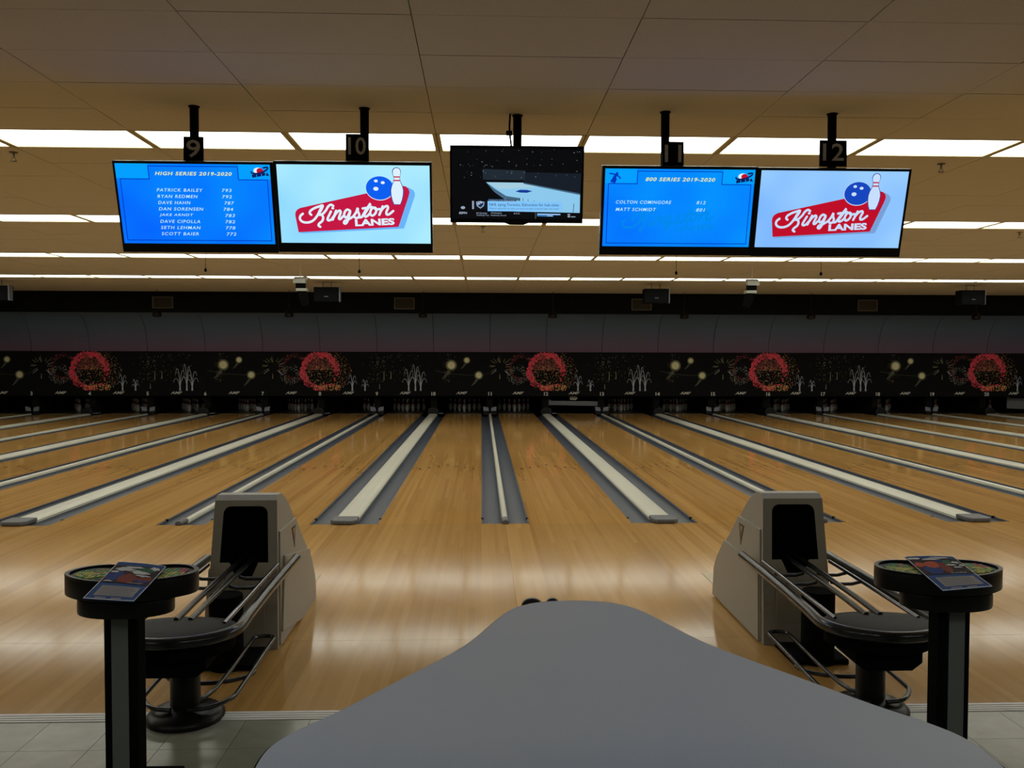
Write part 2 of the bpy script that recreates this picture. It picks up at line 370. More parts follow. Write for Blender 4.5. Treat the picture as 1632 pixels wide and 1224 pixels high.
# ------------------------------------------------------------------ lanes
Y_TAIL = 28.35
def lane_meshes():
    d = {}
    d['surface'] = MB().box(0, LW, Y_FOUL+0.001, Y_DECK, -0.05, 0.0).mesh('lane_surface', M_LANE)
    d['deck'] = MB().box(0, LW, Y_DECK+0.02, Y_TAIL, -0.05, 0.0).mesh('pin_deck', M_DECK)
    d['joint'] = MB().box(0, LW, Y_DECK, Y_DECK+0.02, -0.05, 0.001).mesh('deck_strip', M_CAP)
    d['arrow'] = MB().prism([(-0.024, -0.10), (0, 0.10), (0.024, -0.10), (0, -0.06)], 0.0002, 0.0007, 'z').mesh('arrow', M_ARROW)
    for nm, wd in (('gut_w', (WW-0.245)/2), ('gut_n', (WN-0.068)/2)):
        mb = MB(); seg = 10; prof = []
        for k in range(seg+1):
            a = PI*k/seg; prof.append((wd/2-wd/2*math.cos(a), -0.012-0.075*math.sin(a)))
        outer = [(p[0], p[1]-0.008) for p in prof[::-1]]
        mb.prism(prof+outer, Y_FOUL+0.002, 26.2, 'y', smooth=True); d[nm] = mb.mesh('gutter', M_GUT)
    mb = MB(); mb.box(0, 0.012, Y_FOUL+0.05, Y_DECK-0.3, -0.028, -0.006); d['rail'] = mb.mesh('bumper_rail', M_GUT)
    d['hinge'] = MB().box(0, 0.028, Y_FOUL+0.30, Y_FOUL+0.33, -0.022, 0.001).mesh('bumper_clip', M_BLACK)
    return d
LM = lane_meshes()
for n in LANES:
    x0 = lane_left(n)
    o = thing('bowling_lane', f'polished maple bowling lane running to the pins numbered {NW[n]} on the mask', 'bowling lane', (x0, Y_FOUL, 0), 'bowling lanes')
    def P(name, me, dx=0.0, dy=0.0, par=None, flip=False):
        q = link(name, me, par or o, (dx, dy-(0 if par else Y_FOUL), 0))
        return q
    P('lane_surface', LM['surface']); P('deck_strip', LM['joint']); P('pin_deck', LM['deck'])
    for k in range(-3, 4):
        P('arrow', LM['arrow'], LW/2+k*0.1365, 13.95-abs(k)*0.155)
    # left and right gutters belong to the lane
    wide_left = n % 2 == 0
    gl = LM['gut_w'] if wide_left else LM['gut_n']; gwl = (WW-0.245)/2 if wide_left else (WN-0.068)/2
    gr = LM['gut_n'] if wide_left else LM['gut_w']; gwr = (WN-0.068)/2 if wide_left else (WW-0.245)/2
    for me, dx, rx in ((gl, -gwl, gwl-0.014), (gr, LW, 0.002)):
        gq = P('gutter', me, dx)
        P('bumper_rail', LM['rail'], rx, 0, gq)
        P('bumper_clip', LM['hinge'], rx-0.008, 0, gq)

# division cappings
def capping(n):
    wide = n % 2 == 0; xc = gap_c(n)
    lab = (f'wide cream capping strip with grey end between lanes {NW[n-1]} and {NW[n]}' if wide else f'narrow cream capping strip with round grey end between lanes {NW[n-1]} and {NW[n]}')
    o = thing('division_capping', lab, 'capping', (xc, Y_FOUL, 0), 'cream cappings between lanes')
    if wide:
        hw = 0.121; prof = [(-hw, -0.10), (-hw, 0.012), (-hw+0.02, 0.026), (-0.05, 0.033), (0.05, 0.033), (hw-0.02, 0.026), (hw, 0.012), (hw, -0.10)]
        MB().prism(prof, 0.22, 16.75, 'y').build('cap_strip', M_CAP, o)
        pe = [(-hw-0.012, -0.06), (-hw-0.012, 0.02), (-hw+0.015, 0.04), (0, 0.048), (hw-0.015, 0.04), (hw+0.012, 0.02), (hw+0.012, -0.06)]
        mb = MB(); mb.prism([(-hw-0.014, 0.004), (-hw-0.010, 0.225), (hw+0.010, 0.225), (hw+0.014, 0.004), (hw-0.03, -0.05), (-hw+0.03, -0.05)], 0.001, 0.046, 'z')
        mb.build('end_cap', M_CAPEND, o, bevel=0.014)
    else:
        hw = 0.033; prof = [(-hw, -0.10)] + [(hw*math.cos(a), 0.002+0.030*math.sin(a)) for a in [PI*(1-k/8) for k in range(9)]] + [(hw, -0.10)]
        MB().prism(prof, 0.16, 16.9, 'y', smooth=True).build('cap_strip', M_CAP, o)
        pe = [(hw*1.15*math.cos(a), 0.016+0.030*math.sin(a)) for a in [2*PI*k/16 for k in range(16)]]
        pe = [(x, max(0.0012, z)) for x, z in pe]
        MB().prism(pe, -0.035, 0.17, 'y', smooth=True).build('end_cap', M_CAPEND, o, bevel=0.006)
    return o
for n in range(3, 22): capping(n)

# ------------------------------------------------------------------ pits, kickbacks, ball doors, gutter ends
for n in range(2, 23):
    xc = gap_c(n); wide = n % 2 == 0
    o = tag(MB().box(-0.09, 0.09, 0, 2.9, -0.15, 1.7).build('kickback_panel', M_KICK, None, (xc, 26.24, 0)), f'dark kickback partition at the pin end left of lane {NW[n]}', 'partition', 'kickback partitions')
    if 3 <= n <= 21:
        if wide:
            o = thing('ball_door_housing', f'dark rounded ball housing at the far end of the division left of lane {NW[n]}', 'ball return', (xc, 25.82, 0.0), 'ball return housings at the pin end')
            pr = [(-0.16, 0.0), (-0.16, 0.11), (-0.11, 0.19), (0, 0.215), (0.11, 0.19), (0.16, 0.11), (0.16, 0.0)]
            MB().prism(pr, 0.0, 0.38, 'y').build('housing', M_PLASTIC, o, bevel=0.02)
            MB().box(0.17, 0.30, 0.02, 0.26, 0.03, 0.045).build('top_plate', M_LIGHTGREY, o)
        else:
            o = thing('gutter_end_guard', f'pair of pale flared guards at the gutter ends left of lane {NW[n]}', 'guard', (xc, 26.0, 0.0), 'gutter end guards')
            for s in (-1, 1):
                mb = MB(); mb.prism([(s*0.03, 0.09), (s*0.19, 0.10), (s*0.20, 0.23), (s*0.05, 0.20)], 0.06, 0.075, 'y'); mb.build('guard_plate', M_LIGHTGREY, o)
                MB().box(s*0.115-0.085, s*0.115+0.085, 0.03, 0.2, -0.011, 0.08).build('guard_block', M_PLASTIC, o)
curt = MB()
for n in LANES:
    o = tag(MB().box(0.02-0.1, LW+0.08, 28.75, 28.79, -0.1, 1.5).build('pit_curtain', M_CURT, None, (lane_left(n), 0, 0)), f'black pit cushion curtain behind the pins of lane {NW[n]}', 'curtain', 'pit curtains')

# pins
prof = [(0.0257, 0), (0.0364, 0.019), (0.0497, 0.057), (0.0572, 0.086), (0.0606, 0.114), (0.0572, 0.149), (0.0465, 0.184), (0.0353, 0.219), (0.0249, 0.254), (0.0228, 0.271), (0.0235, 0.292), (0.0272, 0.318), (0.0314, 0.343), (0.0320, 0.356), (0.026, 0.371), (0.014, 0.380), (0.004, 0.3815)]
pin_me = MB().lathe(prof, 14, mis=[1 if 7 <= i <= 8 else 0 for i in range(len(prof)-1)]).mesh('bowling_pin', [M_PIN, M_PINRED])
spots = []
for row in range(4):
    for k in range(row+1): spots.append((row, k))
rname = ['front corner', 'second row', 'third row', 'back row']
def pos_name(row, k):
    if row == 0: return 'front corner'
    c = {1: ['left', 'right'], 2: ['left', 'middle', 'right'], 3: ['far left', 'inner left', 'inner right', 'far right']}[row]
    return f'{rname[row]}, {c[k]}'
for n in range(3, 21):
    if n == 12: continue
    for row, k in spots:
        if n == 8 and (row, k) not in ((3, 3), (2, 2), (3, 2)): continue
        x = lane_left(n)+LW/2+(k-row/2)*0.3048; y = Y_FOUL+18.29+row*0.264
        tag(link('bowling_pin', pin_me, None, (x, y, 0)), f'white bowling pin on lane {NW[n]}, {pos_name(row, k)} of the rack', 'bowling pin', f'pins standing on lane {n}')
# lane 12: sweep lowered in front of the empty deck
def sweep(n, xa, xb, z0, z1, lab):
    o = thing('pin_sweep', lab, 'pin sweep', (lane_left(n), 26.3, 0))
    mb = MB(); mb.prism([(xa, z0), (xb, z0-0.03), (xb, z1-0.07), (xa+0.1, z1-0.05), (xa, z1)], 0, 0.05, 'y'); mb.build('sweep_board', M_SWEEP, o, bevel=0.01)
    return o
o = sweep(12, gap_c(12)+0.0895-lane_left(12), gap_c(13)-0.0895-lane_left(12), 0.26, 0.44, 'grey pin sweep lowered over the empty deck of lane twelve')
MB().prism([(0.38, 0.42), (0.56, 0.41), (0.62, 0.47), (0.56, 0.53), (0.38, 0.53)], -0.012, -0.004, 'y').build('sticker', M_WHITE, o)
MB().box(0.05, 0.09, 0.01, 0.19, 0.3, 0.9).build('sweep_arm', M_KICK, o); MB().box(LW-0.09, LW-0.05, 0.01, 0.19, 0.3, 0.9).build('sweep_arm', M_KICK, o)
o = sweep(20, 0.45, gap_c(21)-0.0895-lane_left(20), 0.16, 0.54, 'grey green pin sweep panel lowered at lane twenty')
MB().box(LW-0.2, LW-0.16, 0.01, 0.19, 0.3, 0.9).build('sweep_arm', M_KICK, o)

# ------------------------------------------------------------------ masking units with printed fireworks
DK = 1.0
P_RED = mat('print_crimson', (0.85, 0.05, 0.10), 0.6); P_RED2 = mat('print_dark_red', (0.20, 0.022, 0.028), 0.6)
P_OR = mat('print_orange', (0.75, 0.24, 0.07), 0.6); P_YE = mat('print_yellow', (0.70, 0.55, 0.16), 0.6)
P_WH = mat('print_white', (0.62, 0.66, 0.68), 0.6); P_GR = mat('print_fountain_grey', (0.50, 0.55, 0.63), 0.6)
P_Y1 = mat('print_pale_yellow', (0.72, 0.70, 0.42), 0.6); P_Y2 = mat('print_olive', (0.30, 0.29, 0.13), 0.6); P_Y3 = mat('print_dim_olive', (0.07, 0.075, 0.04), 0.6)
P_BR = mat('print_brown', (0.20, 0.065, 0.035), 0.6); P_TEXT = mat('mask_letter_grey', (0.62, 0.62, 0.57), 0.5)
PM = [P_RED, P_RED2, P_OR, P_YE, P_WH, P_GR, P_Y1, P_Y2, P_Y3, P_BR]
MZ = lambda y: 1.849-(y-560.5)*0.01845       # height on the mask of a mark, from the photo's scale
MX = lambda dx: dx*0.01862
def dot(mb, x, z, r, mi, lay, seg=6, asp=1.0):
    ph = random.random()*PI
    vs = [(x+r*asp*math.cos(ph+2*PI*k/seg), -0.0015-lay*0.0008, z+r*math.sin(ph+2*PI*k/seg)) for k in range(seg)]
    mb.add(vs, [tuple(range(seg))], mi)
def streak(mb, pts, w0, w1, mi, lay):
    n = len(pts)
    for i in range(n-1):
        (x0, z0), (x1, z1) = pts[i], pts[i+1]; d = math.hypot(x1-x0, z1-z0) or 1; nx, nz = -(z1-z0)/d, (x1-x0)/d
        a = w0+(w1-w0)*i/(n-1); b = w0+(w1-w0)*(i+1)/(n-1); y = -0.0015-lay*0.0008
        mb.add([(x0-nx*a, y, z0-nz*a), (x1-nx*b, y, z1-nz*b), (x1+nx*b, y, z1+nz*b), (x0+nx*a, y, z0+nz*a)], [(0, 1, 2, 3)], mi)
random.seed(11)
zc = MZ(592)
zmin, zmax = 0.70, 1.83
ring = MB()
def rdot(x, z, *a):
    if zmin < z < zmax: dot(ring, x, z, *a)
def dens_ring(cx, cz, rin, rout, num, cols, dz=0.0, r0=0.008, r1=0.022, lay=1):
    for _ in range(num):
        a = random.random()*2*PI; t = random.betavariate(2.2, 2.2); r = rin+(rout-rin)*t
        rdot(cx+r*math.cos(a), cz+r*math.sin(a)*0.95+dz, random.uniform(r0, r1), random.choices(cols[0], cols[1])[0], lay+random.random()*2)
# main crimson burst: open below, thick above
for _ in range(1500):
    a = random.random()*2*PI; up = 0.5+0.5*math.sin(a)
    rin = 0.36+0.02*up; rout = 0.60
    t = random.betavariate(2.5, 2.0); r = rin+(rout-rin)*t
    if math.cos(a) > 0.45 and math.sin(a) < 0.0 and random.random() < 0.85: continue
    if math.sin(a) < -0.45 and random.random() < 0.6: continue
    rdot(MX(0)+r*math.cos(a), zc+r*math.sin(a), random.uniform(0.010, 0.026), random.choices([0, 1, 2], [8, 4, .25])[0], 1+random.random()*2)
for _ in range(420):
    a = random.uniform(0.05, PI-0.05); r = 0.40*math.sqrt(random.random())
    rdot(0.03+r*math.cos(a), zc+0.03+r*math.sin(a)*0.9, random.uniform(0.008, 0.02), random.choices([9, 1, 2], [6, 4, .3])[0], 1+random.random())
for _ in range(150):
    a = random.random()*2*PI; r = 0.42*math.sqrt(random.random()); rdot(r*math.cos(a), zc-0.12+r*math.sin(a)*0.7, random.uniform(0.005, 0.011), random.choices([3, 2, 4], [5, 3, 1])[0], 3+random.random())
for _ in range(120):
    rdot(random.uniform(-0.15, 0.62), random.uniform(MZ(623), MZ(614)), random.uniform(0.008, 0.018), random.choices([2, 3, 0], [4, 4, 2])[0], 3+random.random())
for _ in range(210):
    a = random.uniform(-1.1, 1.3); r = random.uniform(0.58, 0.93); rdot(r*math.cos(a), zc+r*math.sin(a)*0.75, random.uniform(0.005, 0.011), random.choices([3, 2, 9, 4], [4, 3, 3, 1])[0], 2+random.random())
dens_ring(-0.72, zc+0.12, 0.28, 0.45, 260, ([1], [1]), r0=0.006, r1=0.015)
dens_ring(-0.86, zc-0.10, 0.12, 0.34, 190, ([4, 5, 7], [2, 2, 3]), r0=0.004, r1=0.009)
for cx, num, wd in ((1.72, 90, 0.24), (2.3, 80, 0.5), (-2.92, 70, 0.13)):
    for _ in range(num): rdot(cx+random.gauss(0, wd*0.6), random.uniform(0.95, 1.8), random.uniform(0.004, 0.010), random.choices([7, 4, 9, 3], [4, 1, 3, 1])[0], 1+random.random())
ring_me = ring.mesh('firework_burst', PM)
glow = MB()
for dx, y, r in ((-151, 582, 0.135), (-126.5, 574, 0.085), (-107.5, 598, 0.105)):
    x, z = MX(dx), MZ(y)
    dot(glow, x, z, r*1.25, 8, 0, 20); dot(glow, x, z, r*1.0, 7, 1, 20); dot(glow, x, z, r*0.78, 6, 2, 20)
    streak(glow, [(x-r*0.2, z-r*0.8), (x-r*1.2, z-r*2.2), (x-r*2.0, z-r*3.0)], r*0.4, r*0.1, 8, 0)
streak(glow, [(MX(-176), MZ(591)), (MX(-150), MZ(596)), (MX(-120), MZ(598)), (MX(-98), MZ(597)), (MX(-85), MZ(592))], 0.005, 0.003, 8, 0)
glow_me = glow.mesh('firework_glow', PM)
spark = MB()
for k in range(16):
    a = random.random()*2*PI; x, z = MX(-72), MZ(584); r0, r1 = random.uniform(0.12, 0.25), random.uniform(0.3, 0.45)
    zz = z+r1*math.sin(a)*0.8
    if zz > zmax: continue
    streak(spark, [(x+r0*math.cos(a), z+r0*math.sin(a)*0.8), (x+r1*math.cos(a), zz)], 0.006, 0.003, random.choice([7, 7, 5]), 1)
for dx, ya, yb in ((-74, 596, 604), (-63, 588, 594), (-55, 600, 607), (101, 592, 606), (112, 592, 604), (94, 612, 620)):
    streak(spark, [(MX(dx), MZ(ya)), (MX(dx), MZ(yb))], 0.005, 0.011, 7, 1)
spark_me = spark.mesh('firework_spark', PM)
def fountain(dx, ytop, spread):
    mb = MB(); x0 = MX(dx); z0 = MZ(623); zt = MZ(ytop)
    mb_b = [(x0, z0), (x0, z0+(zt-z0)*0.45)]
    streak(mb, mb_b, 0.024, 0.010, 5, 1)
    for s, q, dr in ((-1, 0.55, 0.55), (1, 0.6, 0.55), (-1, 1.0, 0.45), (1, 0.92, 0.40)):
        xx = s*MX(spread)*(0.55+0.45*(1-q)*1.3); h = (zt-z0)*q; pts = []
        for k in range(13):
            t = k/12
            if t < 0.62: u = t/0.62; pts.append((x0+xx*u**1.6, z0+h*math.sin(u*PI/2)**0.9))
            else: u = (t-0.62)/0.38; pts.append((x0+xx*(1+0.55*u), z0+h*(1-dr*0.6*u*u)))
        streak(mb, pts, 0.0075, 0.003, 5, 2)
    return mb.mesh('firework_fountain', PM)
ft_me = [fountain(51, 597, 6), fountain(71, 605, 4.5), fountain(140, 588, 8), fountain(150.6, 581, 6), fountain(159, 590, 8)]
amf_me = text_mesh('AMF', P_TEXT, 0.335, 0.078, shear=0.30, bold=0.02, name='maker_logo')
num_me = {}
for c in (4, 8, 12, 16, 20):
    xa = gap_c(c-2) if c-2 >= 2 else X_L; xb = gap_c(c+2) if c+2 <= 22 else X_R
    xa += 0.16; xb += 0.16; xb = min(xb, X_R-0.01); xa = max(xa, X_L); cx = gap_c(c)
    o = thing('masking_unit', f'black masking unit with printed red firework burst above number {NW[c]}', 'masking unit', (cx, Y_MASK, 0), 'masking units with fireworks')
    panel = MB().box(xa-cx+0.002, xb-cx-0.002, 0, 0.05, 0.53, 1.845).build('mask_panel', M_MASK, o)
    MB().box(xa-cx+0.002, xb-cx-0.002, -0.012, 0.0, 0.53, 0.555).build('lower_lip', M_BLACK, o)
    link('firework_burst', ring_me, o)['kind'] = 'stuff'; link('firework_glow', glow_me, o); link('firework_spark', spark_me, o)['kind'] = 'stuff'
    for me in ft_me: link('firework_fountain', me, o)
    for n in range(c-1, c+3):
        if not 2 <= n <= 21: continue
        ne = text_mesh(str(n), P_TEXT, None, 0.115, bold=0.03, name='lane_number'); wn_ = max(v.co.x for v in ne.vertices)
        if n == c+2 and n < 22: pass
        xn = gap_c(n)-cx + (0.0 if n != c+2 else -0.0)
        if n <= c+1 or True:
            xx = min(max(xn, xa-cx+0.12), xb-cx-0.12)
            link('lane_number', ne, o, (xn-wn_/2 if n != c+2 else xn-wn_/2, -0.004, MZ(631)))
        link('maker_logo', amf_me, o, ((gap_c(n-1)+gap_c(n))/2-cx-0.1675, -0.004, MZ(628.5)))

# ------------------------------------------------------------------ bulkhead vents and hanging ceiling gear
vent_l = []
for k, (px, lab) in enumerate(((-9.0, 'leftmost'), (-2.2, 'second from the left'), (4.6, 'third from the left'), (11.2, 'rightmost'))):
    o = thing('air_vent', f'brown framed air vent in the black bulkhead, {lab}', 'vent', (px, Y_BULK-0.002, 3.22), 'bulkhead vents')
    fm = mat('vent_frame', (0.12, 0.11, 0.085), 0.6); fi = mat('vent_inner', (0.035, 0.033, 0.025), 0.8)
    mb = MB(); mb.box(-0.29, 0.29, -0.02, 0, 0.14, 0.165); mb.box(-0.29, 0.29, -0.02, 0, -0.165, -0.14); mb.box(-0.29, -0.265, -0.02, 0, -0.14, 0.14); mb.box(0.265, 0.29, -0.02, 0, -0.14, 0.14)
    mb.build('vent_frame', fm, o); MB().box(-0.265, 0.265, -0.006, 0, -0.14, 0.14).build('vent_back', fi, o)
    sl = MB().box(-0.265, 0.265, -0.016, -0.006, -0.008, 0.008).mesh('slat', fi)
    for q in range(7): link('slat', sl, o, (0, 0, -0.12+q*0.04))
dome = MB().lathe([(0.012, 0.19), (0.02, 0.20), (0.07, 0.17), (0.115, 0.10), (0.125, 0.03), (0.10, 0.0), (0.05, -0.01)][::-1], 18).mesh('lamp_dome', M_PLASTIC)
stem = MB().lathe([(0.008, 0.0), (0.008, 0.56)], 8).mesh('stem', M_PLASTIC)
pnames = ['leftmost', 'second from the left', 'third from the left', 'fourth from the left', 'fifth from the left', 'sixth from the left', 'rightmost']
for px, lab in zip((-8.93, -5.32, -1.63, 1.99, 5.69, 9.30, 14.05), pnames):
    o = thing('pendant_lamp', f'small black unlit pendant dome on a thin stem before the bulkhead, {lab}', 'pendant lamp', (px, 24.55, 2.79), 'black pendants before the bulkhead')
    link('lamp_dome', dome, o); link('stem', stem, o, (0, 0, 0.18))
for px, lab in ((-11.63, 'at the left edge of the view'), (-3.76, 'above the mask number nine'), (4.29, 'right of the middle, above number fourteen'), (12.2, 'far right, above number nineteen')):
    o = thing('ceiling_speaker', f'black loudspeaker box hung from the ceiling {lab}', 'speaker', (px, 21.6, 3.04), 'black speakers hung over the lanes')
    MB().box(-0.30, 0.30, -0.15, 0.15, 0.0, 0.35).build('speaker_box', M_BLACK, o, bevel=0.01)
    MB().box(-0.27, 0.27, -0.158, -0.15, 0.03, 0.32).build('grille', M_BLACK, o)
    MB().box(-0.045, 0.045, -0.161, -0.158, 0.115, 0.128).build('badge', M_LIGHTGREY, o)
    MB().box(0.302, 0.33, -0.12, 0.05, 0.0, 0.36).build('bracket', M_SWEEP, o)
    for s in (-0.1, 0.1): MB().lathe([(0.006, 0.35), (0.006, 0.49)], 6).build('rod', M_BLACK, o, (s, 0, 0))
M_SPOTF = mat('spotlight_pale', (0.42, 0.46, 0.42), 0.5)
for px, py, s, lab in ((-3.57, 17.5, 1, 'left of the middle'), (5.42, 17.5, -1, 'right of the middle')):
    o = thing('stage_spotlight', f'pale topped stage spotlight hanging from the ceiling {lab}', 'spotlight', (px, py, 3.22), 'stage spotlights over the lanes', (0, 0, 0))
    mb = MB(); mb.prism([(-0.02, -0.05), (-0.12, -0.07), (-0.10, 0.02), (0.02, 0.07), (0.08, 0.0)], -0.12, 0.12, 'x'); mb.build('control_box', M_SPOTF, o, bevel=0.008)
    MB().lathe([(0.007, 0.02), (0.007, 0.31)], 8).build('hanging_rod', M_WHITE, o)
    MB().box(-0.09, 0.09, -0.03, 0.10, -0.17, -0.05).build('yoke', M_BLACK, o, bevel=0.006)
    MB().box(-0.105+s*0.03, 0.105+s*0.03, -0.08, 0.10, -0.22, -0.165).build('lamp_collar', M_SPOTF, o, bevel=0.006)
    mb = MB(); mb.tube([(s*0.03, 0.0, -0.20), (s*0.05, 0.06, -0.34), (s*0.075, 0.12, -0.47)], [0.098, 0.092, 0.075], 14); mb.build('lamp_barrel', M_BLACK, o)
spr = MB(); spr.lathe([(0.035, 0.0), (0.035, -0.006)], 14); spr.lathe([(0.01, -0.006), (0.01, -0.05)], 8); spr.lathe([(0.028, -0.075), (0.028, -0.079)], 12); spr.tube([(0.014, 0, -0.05), (0.018, 0, -0.065), (0.008, 0, -0.076)], 0.003, 6); spr.tube([(-0.014, 0, -0.05), (-0.018, 0, -0.065), (-0.008, 0, -0.076)], 0.003, 6)
M_SPR = mat('sprinkler_bronze', (0.10, 0.08, 0.05), 0.4, metal=0.6)
spr_me = spr.mesh('sprinkler_head', M_SPR)
for px, py, lab in ((-4.14, 7.98, 'just behind the nearest light row at the left edge'), (4.26, 8.07, 'just behind the nearest light row on the right'), (0.02, 12.25, 'below the middle television'), (7.72, 12.42, 'behind the second light row at the right edge')):
    tag(link('sprinkler_head', spr_me, None, (px, py, Z_CEIL)), f'small bronze ceiling sprinkler head {lab}', 'sprinkler', 'ceiling sprinklers')
drop = MB(); drop.lathe([(0.004, 0.0), (0.004, -0.30)], 6); drop_me = drop.mesh('cord', M_BLACK)
bob = MB().lathe([(0.006, -0.36), (0.022, -0.35), (0.024, -0.32), (0.01, -0.298)], 10).mesh('microphone', M_BLACK)
for px, py, lab in ((-4.75, 15.35, 'below the left pair of televisions, left'), (-2.13, 15.45, 'below the left pair of televisions, right'), (3.42, 15.4, 'below the right pair of televisions, left'), (6.0, 15.4, 'below the right pair of televisions, right')):
    o = thing('hanging_cord', f'dark cord with small bob hanging from the ceiling {lab}', 'cord', (px, py, Z_CEIL), 'dark bobs on cords')
    link('cord', drop_me, o); link('bob', bob, o)

# ------------------------------------------------------------------ televisions
class Screen:
    """flat print on a lit screen: u,v in 0..1 from the upper left corner"""
    def __init__(s, root, x0, x1, z0, z1, bg, name='screen'):
        s.x0, s.x1, s.z0, s.z1 = x0, x1, z0, z1; s.y = -0.030
        s.part = MB().box(x0, x1, s.y, s.y+0.012, z0, z1).build(name, bg, root); s.lay = 0
    def X(s, u): return s.x0+u*(s.x1-s.x0)
    def Z(s, v): return s.z1-v*(s.z1-s.z0)
    def yy(s, lay): return s.y-0.0006*(lay+1)
    def poly(s, pts, m, lay, name):
        mb = MB(); mb.add([(s.X(u), s.yy(lay), s.Z(v)) for u, v in pts], [tuple(range(len(pts)))])
        me = bpy.data.meshes.new(name); me.from_pydata(mb.v, [], mb.f); me.materials.append(m)
        return link(name, me, s.part)
    def ellipse(s, u, v, ru, rv, m, lay, name, seg=40, a0=0, a1=2*PI):
        return s.poly([(u+ru*math.cos(a0+(a1-a0)*k/seg), v+rv*math.sin(a0+(a1-a0)*k/seg)) for k in range(seg)], m, lay, name)
    def strokes(s, paths, wd, m, lay, name):
        """paths in u,v joined as one lettering mesh; wd in metres, optional width per path"""
        mb = MB()
        for k, p in enumerate(paths):
            q = [(s.X(u), s.Z(v)) for u, v in p]; n = len(q); y = s.yy(lay)-0.00002*k
            L, R = [], []
            for i in range(n):
                a = q[max(i-1, 0)]; b = q[min(i+1, n-1)]; d = math.hypot(b[0]-a[0], b[1]-a[1]) or 1
                nx, nz = -(b[1]-a[1])/d*wd/2, (b[0]-a[0])/d*wd/2
                L.append((q[i][0]+nx, y, q[i][1]+nz)); R.append((q[i][0]-nx, y, q[i][1]-nz))
            mb.add(L+R, [(n+i, n+i+1, i+1, i) for i in range(n-1)])
            for e in (q[0], q[-1]):
                mb.add([(e[0]+wd/2*math.cos(2*PI*j/10), y, e[1]+wd/2*math.sin(2*PI*j/10)) for j in range(10)], [tuple(range(10))])
        me = bpy.data.meshes.new(name); me.from_pydata(mb.v, [], mb.f); me.materials.append(m)
        return link(name, me, s.part)
    def text(s, body, u, v, wu, hv, m, lay, shear=0.0, bold=0.0, spacing=1.0, rot=0.0):
        """lower left corner at u,v; width wu, height hv in screen fractions"""
        me = text_mesh(body, m, wu*(s.x1-s.x0), hv*(s.z1-s.z0), shear, bold, spacing, 'lettering')
        return link('lettering', me, s.part, (s.X(u), s.yy(lay), s.Z(v)), (0, -rot, 0))
def screen_mat(name, ca, cb, cc=None, gain=1.0):
    """picture whose blue varies softly across, as shown on the lit panel"""
    m = bpy.data.materials.new(name); m.use_nodes = True; nt = m.node_tree; b = nt.nodes['Principled BSDF']; N = nt.nodes.new; L = nt.links.new
    g = N('ShaderNodeTexCoord'); n = N('ShaderNodeTexNoise'); n.inputs['Scale'].default_value = 1.7; n.inputs['Detail'].default_value = 1
    L(g.outputs['Object'], n.inputs['Vector']); cr = N('ShaderNodeValToRGB'); e = cr.color_ramp.elements
    e[0].position = 0.3; e[1].position = 0.7; e[0].color = (*lin(ca), 1); e[1].color = (*lin(cb), 1)
    L(n.outputs['Fac'], cr.inputs[0]); L(cr.outputs[0], b.inputs['Emission Color']); b.inputs['Emission Strength'].default_value = gain/2**EXPO
    b.inputs['Base Color'].default_value = (0.01, 0.01, 0.01, 1); b.inputs['Roughness'].default_value = 0.3; b.inputs['Specular IOR Level'].default_value = 0.2
    return m
E_LINE = emis('frame_line', (0, 50, 190)); E_YEL = emis('title_yellow', (225, 238, 150)); E_PALE = emis('name_pale', (190, 235, 255))
E_RED = emis('logo_red', (196, 22, 66)); E_SHADE = emis('logo_side_blue', (105, 180, 250)); E_WHT = emis('logo_white', (222, 240, 255)); E_BALL = emis('logo_ball_blue', (10, 95, 240))
E_NAVY = emis('logo_navy', (20, 60, 150)); E_DARKB = emis('dark_navy', (10, 25, 90)); E_BLK = emis('screen_black', (8, 9, 12)); E_TAB = emis('tab_blue', (0, 160, 255))
E_SIDE2 = emis('logo_side_grey', (120, 160, 215)); E_RED2 = emis('logo_red_deep', (190, 12, 40)); E_WHT2 = emis('logo_white_cool', (200, 222, 255)); E_BALL2 = emis('logo_ball_deep', (20, 70, 190))
E_GHOST = emis('ghost_blue', (0, 136, 236))

def tv(name, label, cx, ytop, ybot, ztop, zbot, width, bz, group):
    """television tilted forward; bz = bezel (left, right, top, bottom); origin at the bottom centre"""
    h = math.hypot(ytop-ybot, ztop-zbot); th = math.atan2(ybot-ytop, ztop-zbot)
    o = thing(name, label, 'television', (cx, ybot, zbot), group, (th, 0, 0))
    hw = width/2
    mb = MB(); mb.box(-hw, hw, -0.018, 0.03, 0, h); mb.build('housing', M_PLASTIC, o, bevel=0.004)
    mb = MB(); L, R, T, B = bz
    mb.box(-hw, hw, -0.034, -0.018, 0, B); mb.box(-hw, hw, -0.034, -0.018, h-T, h); mb.box(-hw, -hw+L, -0.034, -0.018, B, h-T); mb.box(hw-R, hw, -0.034, -0.018, B, h-T)
    mb.build('bezel', M_PLASTIC, o)
    MB().box(-0.2, 0.2, 0.03, 0.06, h*0.25, h*0.75).build('mount_plate', M_BLACK, o)
    return o, (-hw+L, hw-R, B, h-T)
